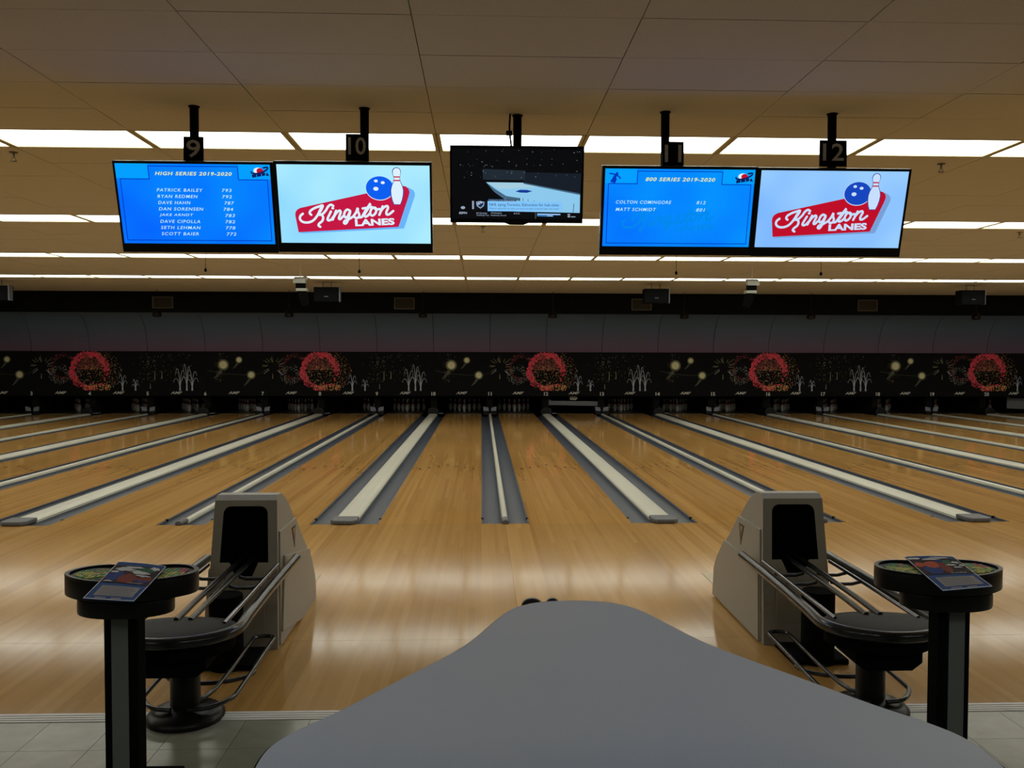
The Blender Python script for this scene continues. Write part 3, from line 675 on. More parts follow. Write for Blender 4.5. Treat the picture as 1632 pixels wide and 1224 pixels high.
def league_logo(sc, u, v, k=1.0):
    sc.ellipse(u, v, 0.030*k, 0.038*k, E_WHT, 3, 'emblem_globe'); sc.ellipse(u+0.012*k, v+0.004*k, 0.022*k, 0.036*k, E_RED2, 4, 'emblem_red')
    path = smooth_path([(u-0.045*k, v+0.015*k, 0), (u-0.035*k, v+0.035*k, 0), (u+0.01*k, v+0.030*k, 0), (u+0.055*k, v-0.01*k, 0), (u+0.062*k, v-0.042*k, 0), (u+0.035*k, v-0.035*k, 0)], 5)
    sc.strokes([[(p[0], p[1]) for p in path]], 0.011*k, E_DARKB, 5, 'emblem_swoosh')
    for a, b, c in ((-0.040, -0.012, 0.088), (-0.008, 0.020, 0.078), (0.024, 0.046, 0.068)):
        sc.poly([(u+a*k, v+c*k), (u+b*k, v+(c-0.012)*k), (u+(b-0.003)*k, v+(c-0.048)*k), (u+(a-0.003)*k, v+(c-0.036)*k)], E_DARKB, 5, 'emblem_band')
    sc.poly([(u+0.048*k, v+0.060*k), (u+0.056*k, v+0.018*k), (u+0.072*k, v+0.064*k)], E_DARKB, 5, 'emblem_band')
def frame_lines(sc, ta, tb):
    pts = [(0.025, 0.19), (ta, 0.19), (ta, 0.03), (tb, 0.03), (tb, 0.19), (0.978, 0.19), (0.978, 0.958), (0.025, 0.958), (0.025, 0.19)]
    sc.strokes([[a, b] for a, b in zip(pts[:-1], pts[1:])], 0.0055, E_LINE, 2, 'frame_line')
    sc.poly([(0.0, 0.0), (ta-0.004, 0.0), (ta-0.004, 0.182), (0.0, 0.182)], E_TAB, 1, 'corner_tab'); sc.poly([(tb+0.004, 0.0), (1, 0.0), (1, 0.182), (tb+0.004, 0.182)], E_TAB, 1, 'corner_tab')
# script lettering traced as pen strokes in the logo's own 1632-wide sheet
def LG(x, y):
    l = 5+50*(y-45)/760; r = 1535+15*(y-45)/760
    return ((x-l)/(r-l), (y-45)/760)
SCRIPT = [
    [(268, 518), (243, 540), (240, 572), (268, 598), (320, 603), (372, 582), (412, 535), (440, 480), (466, 436)],
    [(352, 528), (336, 512), (345, 488), (385, 462), (430, 446), (466, 436), (455, 470), (425, 520)],
    [(572, 440), (548, 428), (520, 446), (496, 486), (462, 520), (424, 528), (452, 528), (470, 550), (462, 586), (432, 612), (424, 632), (442, 645)],
    [(548, 494), (530, 530), (514, 568), (524, 582), (552, 572), (572, 545)],
    [(600, 486), (582, 532), (566, 574)], [(578, 545), (604, 506), (634, 484), (646, 500), (632, 540), (628, 564), (644, 566), (668, 540)],
    [(740, 486), (712, 474), (688, 496), (680, 530), (694, 552), (718, 536), (742, 488), (728, 540), (712, 590), (694, 612), (678, 604), (688, 584), (730, 566), (772, 540)],
    [(772, 540), (800, 500), (816, 460), (818, 490), (832, 525), (822, 550), (796, 556), (782, 542)],
    [(822, 548), (856, 545), (890, 490), (944, 412), (914, 470), (884, 520), (890, 542), (916, 532), (936, 510)], [(866, 462), (912, 455), (958, 446)],
    [(985, 452), (958, 462), (942, 496), (950, 528), (976, 526), (1000, 494), (998, 460), (982, 454), (1000, 470), (1036, 466)],
    [(1066, 440), (1048, 486), (1032, 524)], [(1044, 492), (1072, 456), (1106, 436), (1120, 452), (1104, 492), (1106, 518), (1132, 516), (1172, 484)]]
DOT_I = (566, 462)
def script_paths(f):
    out = []
    for st in SCRIPT:
        out.append([f(p.x, p.y) for p in smooth_path([(x, y, 0) for x, y in st], 5)])
    return out
def kingston(sc, red, side, wht, ball):
    def P(pts): return [LG(*p) for p in pts]
    side_pts = [(225, 700), (262, 712), (1280, 656), (1389, 335), (1388, 305), (1372, 280), (1318, 252), (1225, 640)]
    sc.poly(P(side_pts), side, 1, 'sign_side')
    sc.poly(P([(225, 700), (192, 535), (194, 505), (210, 480), (240, 462), (900, 316), (1268, 240), (1300, 246), (1325, 268), (1336, 300), (1325, 345), (1225, 640)]), red, 2, 'sign_face')
    u, v = LG(1037, 266); ru, rv = 143/1515, 117/760
    sc.ellipse(u, v, ru, rv, wht, 3, 'ball_outline'); sc.ellipse(u, v-0.004, ru*0.972, rv*0.965, ball, 4, 'ball')
    for x, y, r in ((998, 195, 19), (1067, 211, 20), (998, 270, 26)):
        a, b = LG(x, y); sc.ellipse(a, b, r/1515, r*0.72/760, wht, 5, 'finger_hole', 20)
    pin = [(1205, 62), (1182, 68), (1165, 84), (1160, 108), (1168, 138), (1178, 168), (1172, 200), (1152, 240), (1142, 286), (1146, 335), (1160, 385), (1178, 424), (1246, 424), (1264, 385), (1276, 335), (1280, 286), (1268, 240), (1246, 200), (1238, 168), (1244, 138), (1250, 108), (1244, 84), (1228, 68)]
    sc.poly(P(pin), E_NAVY, 5, 'pin_outline')
    cx, cy = 1211, 250
    sc.poly(P([(cx+(x-cx)*0.87, cy+(y-cy)*0.965) for x, y in pin]), wht, 6, 'pin_body')
    for y in (155, 189): sc.poly(P([(1176, y-6), (1240, y-6), (1240, y+6), (1176, y+6)]), red, 7, 'pin_stripe')
    k = (sc.x1-sc.x0)/1515
    sc.strokes(script_paths(LG), 23*k, wht, 3, 'script_lettering'); a, b = LG(*DOT_I); sc.ellipse(a, b, 15/1515, 12/760, wht, 3, 'script_dot', 16)
    u, v = LG(792, 638); sc.text('LANES', u, v, 400/1515, 68/760, wht, 3, bold=0.045, rot=0.045)

TV9, b9 = tv('television', 'flat television showing the blue HIGH SERIES score list, under sign nine', -1.992, 6.2, 6.38, 3.083, 2.480, 1.092, (0.014, 0.020, 0.017, 0.062), 'lane televisions')
sc = Screen(TV9, *b9, screen_mat('screen_high_series', (0, 98, 255), (0, 146, 255)))
frame_lines(sc, 0.212, 0.79)
sc.text('HIGH SERIES 2019-2020', 0.252, 0.142, 0.498, 0.045, E_YEL, 3, shear=0.25, bold=0.02, spacing=1.15)
rows = [('PATRICK BAILEY', .300, '793', 0), ('RYAN REDMEN', .262, '792', -.002), ('DAVE HAHN', .212, '787', .010), ('DAN SORENSEN', .292, '784', 0), ('JAKE ARNDT', .222, '783', .008), ('DAVE CIPOLLA', .262, '782', .005), ('SETH LEHMAN', .262, '778', .004), ('SCOTT BAIER', .245, '772', .006)]
for k, (nm, wd, s_, dx) in enumerate(rows):
    v = 0.323+k*0.0787+0.02
    sc.text(nm, 0.252, v, wd, 0.040, E_PALE, 3, shear=0.22, bold=0.008, spacing=1.2); sc.text(s_, 0.675+dx, v, 0.064, 0.040, E_PALE, 3, shear=0.22, bold=0.008, spacing=1.2)
league_logo(sc, 0.922, 0.075)

TV10, b10 = tv('television', 'flat television showing the red bowling sign logo, under sign ten', -0.896, 6.2, 6.38, 3.092, 2.487, 1.092, (0.020, 0.014, 0.022, 0.066), 'lane televisions')
sc = Screen(TV10, *b10, screen_mat('screen_logo_aqua', (140, 215, 255), (186, 245, 255)))
kingston(sc, E_RED, E_SHADE, E_WHT, E_BALL)

TV11, b11 = tv('television', 'flat television showing the blue 800 SERIES score list, under sign eleven', 1.409, 6.25, 6.42, 3.093, 2.486, 1.112, (0.020, 0.020, 0.020, 0.062), 'lane televisions')
sc = Screen(TV11, *b11, screen_mat('screen_800_series', (0, 112, 255), (0, 158, 255)))
frame_lines(sc, 0.215, 0.782)
k_ = (sc.x1-sc.x0)/1515
def GH(x, y): u, v = LG(x, y); return (u*0.98-0.0, v*0.93+0.07)
sc.strokes(script_paths(GH), 20*k_, E_GHOST, 1, 'ghost_script'); u, v = GH(792, 640); sc.text('LANES', u, v, 0.26, 0.08, E_GHOST, 1, bold=0.03, rot=0.04)
sc.text('800 SERIES 2019-2020', 0.270, 0.155, 0.465, 0.048, E_YEL, 3, shear=0.25, bold=0.02, spacing=1.15)
for k, (nm, wd, s_) in enumerate((('COLTON COMINGORE', .372, '812'), ('MATT SCHMIDT', .272, '801'))):
    v = 0.445+k*0.094; sc.text(nm, 0.080, v, wd, 0.042, E_PALE, 3, shear=0.22, bold=0.008, spacing=1.2); sc.text(s_, 0.622, v, 0.060, 0.042, E_PALE, 3, shear=0.22, bold=0.008, spacing=1.2)
league_logo(sc, 0.918, 0.085)
# bowler silhouette: head, torso, legs, arms
sc.ellipse(0.079, 0.062, 0.009, 0.016, E_LINE, 3, 'bowler_head', 14)
sc.strokes([[(0.074, 0.078), (0.062, 0.112)], [(0.063, 0.110), (0.070, 0.135), (0.062, 0.168)], [(0.062, 0.110), (0.054, 0.140), (0.046, 0.160)]], 0.019, E_LINE, 3, 'bowler_body')
sc.strokes([[(0.068, 0.076), (0.050, 0.066), (0.030, 0.062)], [(0.078, 0.082), (0.090, 0.098), (0.102, 0.122)]], 0.009, E_LINE, 3, 'bowler_arms')

TV12, b12 = tv('television', 'flat television showing the red bowling sign logo, under sign twelve', 2.518, 6.25, 6.42, 3.089, 2.482, 1.104, (0.022, 0.016, 0.018, 0.066), 'lane televisions')
sc = Screen(TV12, *b12, screen_mat('screen_logo_blue', (120, 180, 255), (165, 215, 255)))
kingston(sc, E_RED2, E_SIDE2, E_WHT2, E_BALL2)

TVM, bm_ = tv('television', 'smaller flat television showing an ice hockey rink and news banner, between signs ten and eleven', 0.256, 6.42, 6.52, 3.262, 2.722, 0.972, (0.014, 0.014, 0.022, 0.030), 'lane televisions')
sc = Screen(TVM, *bm_, E_BLK)
def HK(x, y):
    l = 160; r = 1283-(y-440)*0.045; return ((x-l)/(r-l), (y-440-(x-160)*0.008)/(1062-440))
def HP(pts, m, lay, nm): return sc.poly([HK(*p) for p in pts], m, lay, nm)
E_ICE = emis('rink_ice', (140, 200, 235)); E_ICE2 = emis('rink_ice_far', (165, 205, 225)); E_STAND = emis('rink_stand', (22, 30, 40)); E_BOARD = emis('rink_board', (70, 105, 130)); E_BANNER = emis('banner_blue', (128, 196, 250)); E_INK = emis('banner_ink', (15, 50, 85)); E_GREYT = emis('ticker_grey', (150, 165, 185)); E_PANEL = emis('scoreboard', (32, 42, 52))
HP([(420, 620), (790, 635), (790, 720), (425, 715)], E_PANEL, 1, 'far_stand')
HP([(790, 650), (1270, 660), (1255, 845), (770, 742)], E_STAND, 1, 'side_stand')
HP([(450, 738), (770, 742), (1255, 842), (1248, 1012), (700, 1000), (600, 882), (530, 822)], E_ICE, 2, 'ice')
HP([(455, 740), (760, 744), (900, 780), (560, 800)], E_ICE2, 3, 'ice_far')
HP([(450, 738), (530, 800), (620, 860), (740, 880), (740, 905), (600, 885), (520, 825)], E_BOARD, 4, 'boards')
HP([(770, 742), (1255, 838), (1255, 852), (770, 752)], E_BOARD, 4, 'boards')
HP([(700, 820), (740, 805), (800, 806), (845, 818), (800, 832), (740, 830)], E_NAVY, 4, 'centre_emblem')
sc.strokes([[HK(x, 1000-h), HK(x, 1000-h-30)] for x, h in ((735, 95), (765, 90), (808, 80), (858, 70), (915, 60))], 0.003, E_INK, 5, 'board_posts')
sc.strokes([[HK(1200, 930), HK(1192, 1005)]], 0.004, E_INK, 5, 'board_posts')
HP([(462, 905), (1098, 912), (1098, 990), (800, 1000), (462, 996)], E_BANNER, 6, 'banner')
HP([(465, 886), (706, 890), (706, 910), (465, 907)], E_INK, 6, 'banner_tab')
HP([(330, 905), (345, 905), (345, 978), (330, 978)], E_GREYT, 6, 'badge_edge'); HP([(345, 905), (460, 906), (460, 980), (345, 978)], emis('badge_dark', (16, 20, 30)), 6, 'badge_panel')
HP([(365, 912), (400, 906), (436, 914), (430, 950), (400, 974), (370, 950)], E_GREYT, 7, 'shield'); HP([(374, 920), (400, 914), (428, 921), (422, 945), (400, 964), (378, 945)], E_INK, 8, 'shield_inner')
u, v = HK(376, 946); sc.text('NHL', u, v, 0.045, 0.032, E_WHT2, 9, bold=0.02, rot=0.5)
def HT(b, x, y, wpx, hpx, m, lay=7, **k): u, v = HK(x, y); sc.text(b, u, v, wpx/1115, hpx/622, m, lay, **k)
HT("TODAY'S TOP HEADLINES", 472, 906, 228, 15, E_GREYT)
HT('NHL eying Toronto, Edmonton for hub cities', 478, 957, 600, 33, E_INK)
HT('Players expected to vote on return-to-play proposal later this week', 478, 983, 600, 19, emis('banner_ink_light', (60, 110, 150)))
HT('ESPN', 218, 1022, 70, 20, E_GREYT, bold=0.04, shear=0.15); sc.ellipse(*HK(252, 965), 0.017, 0.021, E_GREYT, 7, 'globe_icon', 16)
HT('DH Gonzalez', 366, 1021, 92, 15, E_GREYT); HT('Washington', 488, 1022, 95, 17, E_GREYT); HT('Challenge Cup', 366, 1042, 108, 16, E_GREYT); HT('Preliminary Round', 488, 1043, 132, 16, E_GREYT)
HT('8-0-21', 684, 1024, 50, 14, E_GREYT)
HP([(866, 1010), (872, 1010), (872, 1064), (866, 1064)], emis('ticker_olive', (90, 90, 60)), 6, 'divider'); HP([(882, 1016), (1084, 1020), (1084, 1034), (1020, 1034), (1020, 1046), (882, 1042)], emis('ticker_blue', (60, 130, 190)), 6, 'ticker_block')
HP([(886, 1020), (1078, 1023), (1078, 1029), (886, 1026)], E_WHT2, 7, 'ticker_line'); HP([(968, 1036), (1016, 1037), (1016, 1042), (968, 1041)], E_WHT2, 7, 'ticker_line'); HP([(1144, 1022), (1164, 1022), (1164, 1034), (1144, 1034)], E_GREYT, 7, 'ticker_mark'); HP([(1144, 1038), (1164, 1038), (1164, 1052), (1144, 1052)], E_GREYT, 7, 'ticker_mark'); HP([(1172, 1044), (1210, 1044), (1210, 1051), (1172, 1051)], E_GREYT, 7, 'ticker_line')
rr = random.Random(5); mb = MB()
for k in range(60):
    x, y = rr.uniform(180, 1260), rr.choice([rr.uniform(445, 480), rr.uniform(530, 560), rr.uniform(575, 600), rr.uniform(640, 700)]); u, v = HK(x, y); q = rr.uniform(0.0012, 0.003)
    X_, Z_ = sc.X(min(max(u, .01), .99)), sc.Z(v); yq = sc.yy(5); mb.add([(X_-q, yq, Z_-q), (X_+q, yq, Z_-q), (X_+q, yq, Z_+q), (X_-q, yq, Z_+q)], [(0, 1, 2, 3)])
st = mb.build('arena_lights', emis('arena_light', (120, 130, 135)), sc.part); st['kind'] = 'stuff'
MB().prism([(-0.10, 0.004), (-0.05, -0.014), (0.05, -0.014), (0.10, 0.004)], -0.034, -0.01, 'y').build('chin', M_PLASTIC, TVM)

# poles from the ceiling and lane number signs
def mount(px, label, z0, y=6.46, arm=0.13):
    o = thing('ceiling_mount_pole', label, 'mount', (px, y, Z_CEIL), 'television mounting poles')
    MB().lathe([(0.032, -(Z_CEIL-z0)), (0.032, 0.0)], 14).build('pole', M_BLACK, o)
    MB().lathe([(0.040, -0.006), (0.040, 0.0)], 18).build('ceiling_plate', M_BLACK, o)
    MB().box(-0.03, 0.03, -0.03, 0.03, -(Z_CEIL-z0), -(Z_CEIL-z0)+0.25).build('bracket', M_BLACK, o)
    MB().box(-0.05, 0.05, -arm, 0.0, -(Z_CEIL-z0)+0.02, -(Z_CEIL-z0)+0.20).build('arm', M_BLACK, o)
    return o
mount(-2.07, 'black ceiling pole carrying the HIGH SERIES television', 2.72); mount(-0.85, 'black ceiling pole carrying the aqua logo television', 2.72)
mount(1.345, 'black ceiling pole carrying the 800 SERIES television', 2.72, arm=0.09); mount(2.585, 'black ceiling pole carrying the pale blue logo television', 2.72, arm=0.09)
pm = mount(0.265, 'black ceiling pole with clip and cable carrying the hockey television', 2.9, 6.60, 0.075)
MB().box(-0.085, -0.04, -0.05, -0.02, -0.155, -0.125).build('clip', M_BLACK, pm); MB().tube(smooth_path([(-0.055, -0.03, 0), (-0.06, -0.045, -0.12), (-0.045, -0.04, -0.25), (-0.04, -0.03, -0.3)]), 0.007, 8).build('cable', M_BLACK, pm)
for num, xa, xb, zt in (('9', -2.096, -1.958, 3.275), ('10', -0.962, -0.802, 3.306), ('11', 1.293, 1.447, 3.276), ('12', 2.435, 2.632, 3.298)):
    y = 6.40
    k = y/6.3; xa *= k; xb *= k; zt = CAM_H+(zt-CAM_H)*k
    o = thing('lane_number_sign', f'small black hanging sign plate with grey numeral {NW[int(num)]} above a television', 'sign', ((xa+xb)/2, y, zt), 'lane number signs')
    hw = (xb-xa)/2
    MB().box(-hw, hw, 0, 0.012, -0.19, 0.0).build('plate', M_BLACK, o)
    ne = text_mesh(num, M_SIGNNUM, hw*2*(0.78 if len(num) > 1 else 0.70), 0.125, bold=0.012, name='numeral')
    ww = max(v.co.x for v in ne.vertices); link('numeral', ne, o, (-ww/2, -0.0015, -0.148))

# ------------------------------------------------------------------ ball returns
def hood_profile(off=0.0, top=None):
    p = [(5.19, 0.0), (5.24, 0.30), (5.33, 0.865), (5.37, 0.893), (5.45, 0.893), (5.56, 0.845), (5.68, 0.765), (5.80, 0.655), (5.92, 0.545), (6.04, 0.455), (6.13, 0.37), (6.22, 0.28), (6.265, 0.20), (6.27, 0.0)]
    mid = smooth_path([(y, z, 0) for y, z in p[4:13]], 3)
    return p[:4]+[(q.x, q.y) for q in mid]+[p[13]]
def hwz(z): return 0.218-0.034*z/0.89
def hood_mesh():
    p = hood_profile(); n = len(p); vs = []; fs = []
    for s in (-1, 1):
        for y, z in p: vs.append((s*hwz(z), y-5.73, z))
    fs.append(tuple(range(n))); fs.append(tuple(range(n, 2*n))[::-1])
    for i in range(n): j = (i+1) % n; fs.append((i, n+i, n+j, j))
    me = bpy.data.meshes.new('hood_body'); me.from_pydata(vs, [], fs)
    bm = bmesh.new(); bm.from_mesh(me); bmesh.ops.recalc_face_normals(bm, faces=bm.faces)
    es = [e for e in bm.edges if abs(e.verts[0].co.x-e.verts[1].co.x) < 0.02 and max(e.verts[0].co.z, e.verts[1].co.z) > 0.02]
    bmesh.ops.bevel(bm, geom=es, offset=0.034, segments=5, affect='EDGES', profile=0.5, clamp_overlap=True)
    bm.to_mesh(me); bm.free()
    # opening: rounded rectangle with a V notch at its foot
    cut = []; hw = 0.132
    def arc(cx, cz, r, a0, a1, k=5): return [(cx+r*math.cos(a0+(a1-a0)*i/k), cz+r*math.sin(a0+(a1-a0)*i/k)) for i in range(k+1)]
    cut += arc(hw-0.045, 0.785, 0.045, 0, PI/2) + arc(-hw+0.045, 0.785, 0.045, PI/2, PI) + [(-hw-0.012, 0.50), (-0.085, 0.50), (-0.05, 0.42), (0.05, 0.42), (0.085, 0.50), (hw+0.012, 0.50)]
    mb = MB(); mb.prism(cut, -0.75, -0.19, 'y')
    cme = mb.mesh('cutter', M_DARKIN)
    a = bpy.data.objects.new('a', me); b = bpy.data.objects.new('b', cme); C.objects.link(a); C.objects.link(b)
    md = a.modifiers.new('cut', 'BOOLEAN'); md.operation = 'DIFFERENCE'; md.object = b; md.solver = 'EXACT'
    dg = bpy.context.evaluated_depsgraph_get(); out = bpy.data.meshes.new_from_object(a.evaluated_get(dg))
    bpy.data.objects.remove(a); bpy.data.objects.remove(b)
    out.name = 'hood_body'; out.materials.clear(); out.materials.append(M_BEIGE); out.materials.append(M_DARKIN)
    for q in out.polygons:
        c = q.center; fy = 5.19+0.14*c.z/0.865-5.73
        inside = abs(c.x) < hw+0.014 and c.y > fy+0.012 and c.y < -0.18 and 0.41 < c.z < 0.835
        q.material_index = 1 if inside else 0
        q.use_smooth = False
    return out
HOOD = hood_mesh()
def ret_meshes():
    d = {}
    back = [(q[0]-5.73, q[1]) for q in hood_profile()]
    def clip(zt, front, ext):
        pts = [(front(0)-5.73, 0.012)] + [(front(zt)-5.73, zt)]
        yb = None
        for (y0, z0), (y1, z1) in zip(back[8:-1], back[9:]):
            if z0 >= zt >= z1: yb = y0+(y1-y0)*(z0-zt)/(z0-z1)
        pts.append((yb+ext, zt)); pts += [(y+ext, z) for y, z in back[8:] if z < zt-0.01 and z > 0.02]; pts.append((back[-1][0]+ext, 0.012))
        return pts
    for nm, zt, fr, o0, o1, ext in (('mid', 0.675, lambda z: 5.225+0.14*z/0.865, 0.0, 0.010, 0.010), ('low', 0.455, lambda z: 5.232+0.14*z/0.865, 0.0, 0.021, 0.022)):
        for s in (-1, 1):
            pts = clip(zt, fr, ext); n = len(pts); vs = []
            for o in (o0-0.01, o1): vs += [(s*(hwz(z)+o), y, z) for y, z in pts]
            fs = [tuple(range(n)), tuple(range(n, 2*n))] + [(i, (i+1) % n, n+(i+1) % n, n+i) for i in range(n)]
            mb = MB(); mb.add(vs, fs); d[nm, s] = mb.mesh('side_panel', M_BEIGE, 0.004)
    for s in (-1, 1):
        mb = MB(); y0 = 5.70-5.73; tri = [(y0-0.055, 0.635), (y0+0.055, 0.635), (y0, 0.50)]
        vs = [(s*(hwz(z)+o), y, z) for o in (0.009, 0.0125) for y, z in tri]; mb.add(vs, [(0, 1, 2), (3, 4, 5), (0, 1, 4, 3), (1, 2, 5, 4), (2, 0, 3, 5)]); d['tri', s] = mb.mesh('badge', mat('badge_brown', (0.09, 0.055, 0.045), 0.5))
        mb = MB(); tri = [(y0-0.03, 0.622), (y0+0.03, 0.622), (y0, 0.575)]
        vs = [(s*(hwz(z)+o), y, z) for o in (0.0125, 0.0135) for y, z in tri]; mb.add(vs, [(0, 1, 2), (3, 4, 5), (0, 1, 4, 3), (1, 2, 5, 4), (2, 0, 3, 5)]); d['tri2', s] = mb.mesh('badge_mark', mat('badge_gold', (0.38, 0.27, 0.12), 0.5))
    return d
RM = ret_meshes()
def arc_pts(cx, cy, rx, ry, a0, a1, z, n=14): return [(cx+rx*math.cos(a0+(a1-a0)*k/n), cy+ry*math.sin(a0+(a1-a0)*k/n), z) for k in range(n+1)]
def rack_meshes():
    d = {}; oy = -5.73
    # main bumper rail: from hood side, forward, round the tray nose, back to hood on the other side
    path = [(0.272, 5.46, 0.485), (0.274, 5.0, 0.482), (0.276, 4.6, 0.475), (0.282, 4.28, 0.468)] + arc_pts(0, 4.16, 0.285, 0.26, 0.0, -PI, 0.462, 18) + [(-0.282, 4.28, 0.468), (-0.276, 4.6, 0.475), (-0.274, 5.0, 0.482), (-0.272, 5.46, 0.485)]
    d['bumper'] = MB().tube([(x, y+oy, z) for x, y, z in path], 0.027, 12).mesh('bumper_rail', M_STEEL)
    # tray: shallow dish
    mb = MB(); out = [(0.275*math.cos(a), 4.16+oy+(0.25 if math.sin(a) < 0 else 0.14)*math.sin(a)) for a in [2*PI*k/36 for k in range(36)]]
    
    mb = MB(); rings = [(1.0, 0.425), (1.0, 0.455), (0.93, 0.468), (0.78, 0.474), (0.5, 0.479), (0.15, 0.481)]; n = len(out); cyy = 4.16+oy
    vs = [(x*k, (y-cyy)*k+cyy, z) for k, z in rings for x, y in out]
    mb.add(vs, [(r*n+i, r*n+(i+1) % n, (r+1)*n+(i+1) % n, (r+1)*n+i) for r in range(len(rings)-1) for i in range(n)]+[tuple(range(n))[::-1], tuple((len(rings)-1)*n+i for i in range(n))], 0, True); d['tray'] = mb.mesh('tray', mat('tray_black', (0.008, 0.0075, 0.007), 0.5, spec=0.12))
    mb = MB(); out2 = [(x*0.93, (y-(4.16+oy))*0.90+4.16+oy) for x, y in out]; mb.prism([(x, y) for x, y in out2], 0.36, 0.425, 'z', smooth=True); d['under'] = mb.mesh('tray_skirt', M_BLACK, 0.02)
    # hand dryer box below the tray
    mb = MB(); mb.prism([(-0.16, 0.36), (-0.16, 0.30), (-0.11, 0.262), (0.11, 0.262), (0.16, 0.30), (0.16, 0.36)], 4.02+oy, 4.26+oy, 'y'); d['dryer'] = mb.mesh('air_blower', M_BLACK, 0.008)
    d['post'] = MB().lathe([(0.070, 0.03), (0.068, 0.34)], 18, (0, 4.22+oy, 0)).mesh('front_post', M_PLASTIC)
    d['base'] = MB().lathe([(0.182, 0.0), (0.182, 0.018), (0.165, 0.036), (0.12, 0.055), (0.075, 0.066)], 28, (0, 4.22+oy, 0)).mesh('base_disc', M_PLASTIC)
    d['post2'] = MB().lathe([(0.092, 0.0), (0.092, 0.395), (0.088, 0.41)], 20, (0, 4.90+oy, 0)).mesh('rear_post', M_BLACK)
    d['skid'] = MB().box(-0.16, 0.16, 4.84+oy, 5.16+oy, 0.0, 0.03).mesh('rear_foot', M_BLACK, 0.008)
    tr = MB()
    for s in (-1, 1): tr.tube([(s*0.042, 5.55+oy, 0.50), (s*0.042, 4.42+oy, 0.488)], 0.013, 8)
    d['track'] = None
    d['track1'] = MB().tube([(0.0, 5.55+oy, 0.505), (0.0, 4.9+oy, 0.498), (0.0, 4.45+oy, 0.488), (0.0, 4.20+oy, 0.476)], 0.015, 8).mesh('track_rail', M_STEEL)
    d['chrome'] = MB().tube([(0.0, 5.25+oy, 0.492), (0.0, 4.9+oy, 0.488), (0.0, 4.16+oy, 0.472)], 0.011, 8).mesh('ball_rail', M_CHROME)
    d['cross'] = MB().tube([(0.0, 0, 0.478), (0.04, 0, 0.466), (0.12, 0, 0.466), (0.17, 0, 0.478)], 0.010, 8).mesh('cross_bar', M_STEEL)
    # lower loops, one each side
    for s in (-1, 1):
        p = [(s*0.03, 4.20, 0.075), (s*0.10, 4.36, 0.085), (s*0.105, 4.9, 0.10)] + [(s*(0.165+0.06*math.cos(a)), 5.06+0.06*math.sin(a), 0.105) for a in [PI-PI*k/10 for k in range(11)]] + [(s*0.222, 4.9, 0.10), (s*0.222, 4.36, 0.085), (s*0.205, 4.24, 0.08), (s*0.13, 4.15, 0.075), (s*0.04, 4.13, 0.072)]
        d['loop', s] = MB().tube([(v.x, v.y, v.z) for v in smooth_path([(x, y+oy, z) for x, y, z in p], 3)], 0.0115, 8).mesh('lower_rail', M_STEEL)
    d['arcbar'] = MB().tube([(x, y+oy, z) for x, y, z in arc_pts(0, 4.62, 0.225, 0.16, -PI, 0, 0.075, 16)], 0.012, 8).mesh('curved_brace', M_STEEL)
    return d
RK = rack_meshes()
def ball_return(xc, label):
    o = thing('ball_return', label, 'ball return', (xc, 5.73, 0), 'ball returns')
    h = link('hood', HOOD, o)
    for s in (-1, 1):
        a = link('side_panel', RM['mid', s], h); b = link('side_panel', RM['low', s], h)
        link('badge', RM['tri', s], h); link('badge_mark', RM['tri2', s], h)
    MB().box(-0.135, 0.135, -0.01, 0.0, 0.10, 0.36).build('access_panel', M_BEIGE, h, (0, 5.19-5.73+0.03, 0), bevel=0.004)
    h.children[-1].rotation_euler = (-math.atan2(0.14, 0.865), 0, 0)
    for k in ('bumper', 'tray', 'under', 'dryer', 'post', 'base', 'post2', 'skid', 'arcbar'): link(RK[k].name.split('.')[0], RK[k], o)
    for x in (-0.034, 0.034): link('track_rail', RK['track1'], o, (x, 0, 0))
    for x in (-0.205, 0.205):
        link('ball_rail', RK['chrome'], o, (x, 0, 0))
    for y in (5.02, 4.82):
        link('cross_bar', RK['cross'], o, (0.04, y-5.73, 0)); link('cross_bar', RK['cross'], o, (-0.21, y-5.73, 0))
    for s in (-1, 1): link('lower_rail', RK['loop', s], o)
    return o
ball_return(gap_c(10), 'beige hooded ball return with empty black rack between lanes nine and ten')
ball_return(gap_c(12), 'beige hooded ball return with empty black rack between lanes eleven and twelve')
M_PLATE = mat('floor_plate_cream', (0.62, 0.53, 0.36), 0.35, noise=0.08, nscale=30)
for n in (10, 12):
    tag(MB().box(-0.15, 0.15, 6.52, 6.95, 0.0, 0.003).build('floor_plate', M_PLATE, None, (gap_c(n), 0, 0)), f'pale floor cover plate behind the ball return of lanes {NW[n-1]} and {NW[n]}', 'floor plate', 'floor cover plates')

# ------------------------------------------------------------------ score keypad stands
def heart(k=1.0, ox=0.0):
    """two rear lobes joined at a rounded front; x right, y away from the player"""
    ctrl = [(0.0, 0.060), (-0.045, 0.105), (-0.12, 0.135), (-0.20, 0.118), (-0.252, 0.055), (-0.25, -0.02), (-0.19, -0.085), (-0.10, -0.135), (0.0, -0.15), (0.10, -0.135), (0.19, -0.085), (0.25, -0.02), (0.252, 0.055), (0.20, 0.118), (0.12, 0.135), (0.045, 0.105)]
    return [(p.x*k, p.y*k) for p in smooth_path([(x, y, 0) for x, y in ctrl], 4, closed=True)]
def lobe(s, k):
    cx, cy, a = s*0.145, 0.010, s*0.55
    out = []
    for i in range(28):
        t = 2*PI*i/28; x, y = 0.098*k*math.cos(t), 0.112*k*math.sin(t); out.append((cx+x*math.cos(a)+y*math.sin(a)*0.6, cy-x*math.sin(a)*0.5+y*math.cos(a)))
    return out
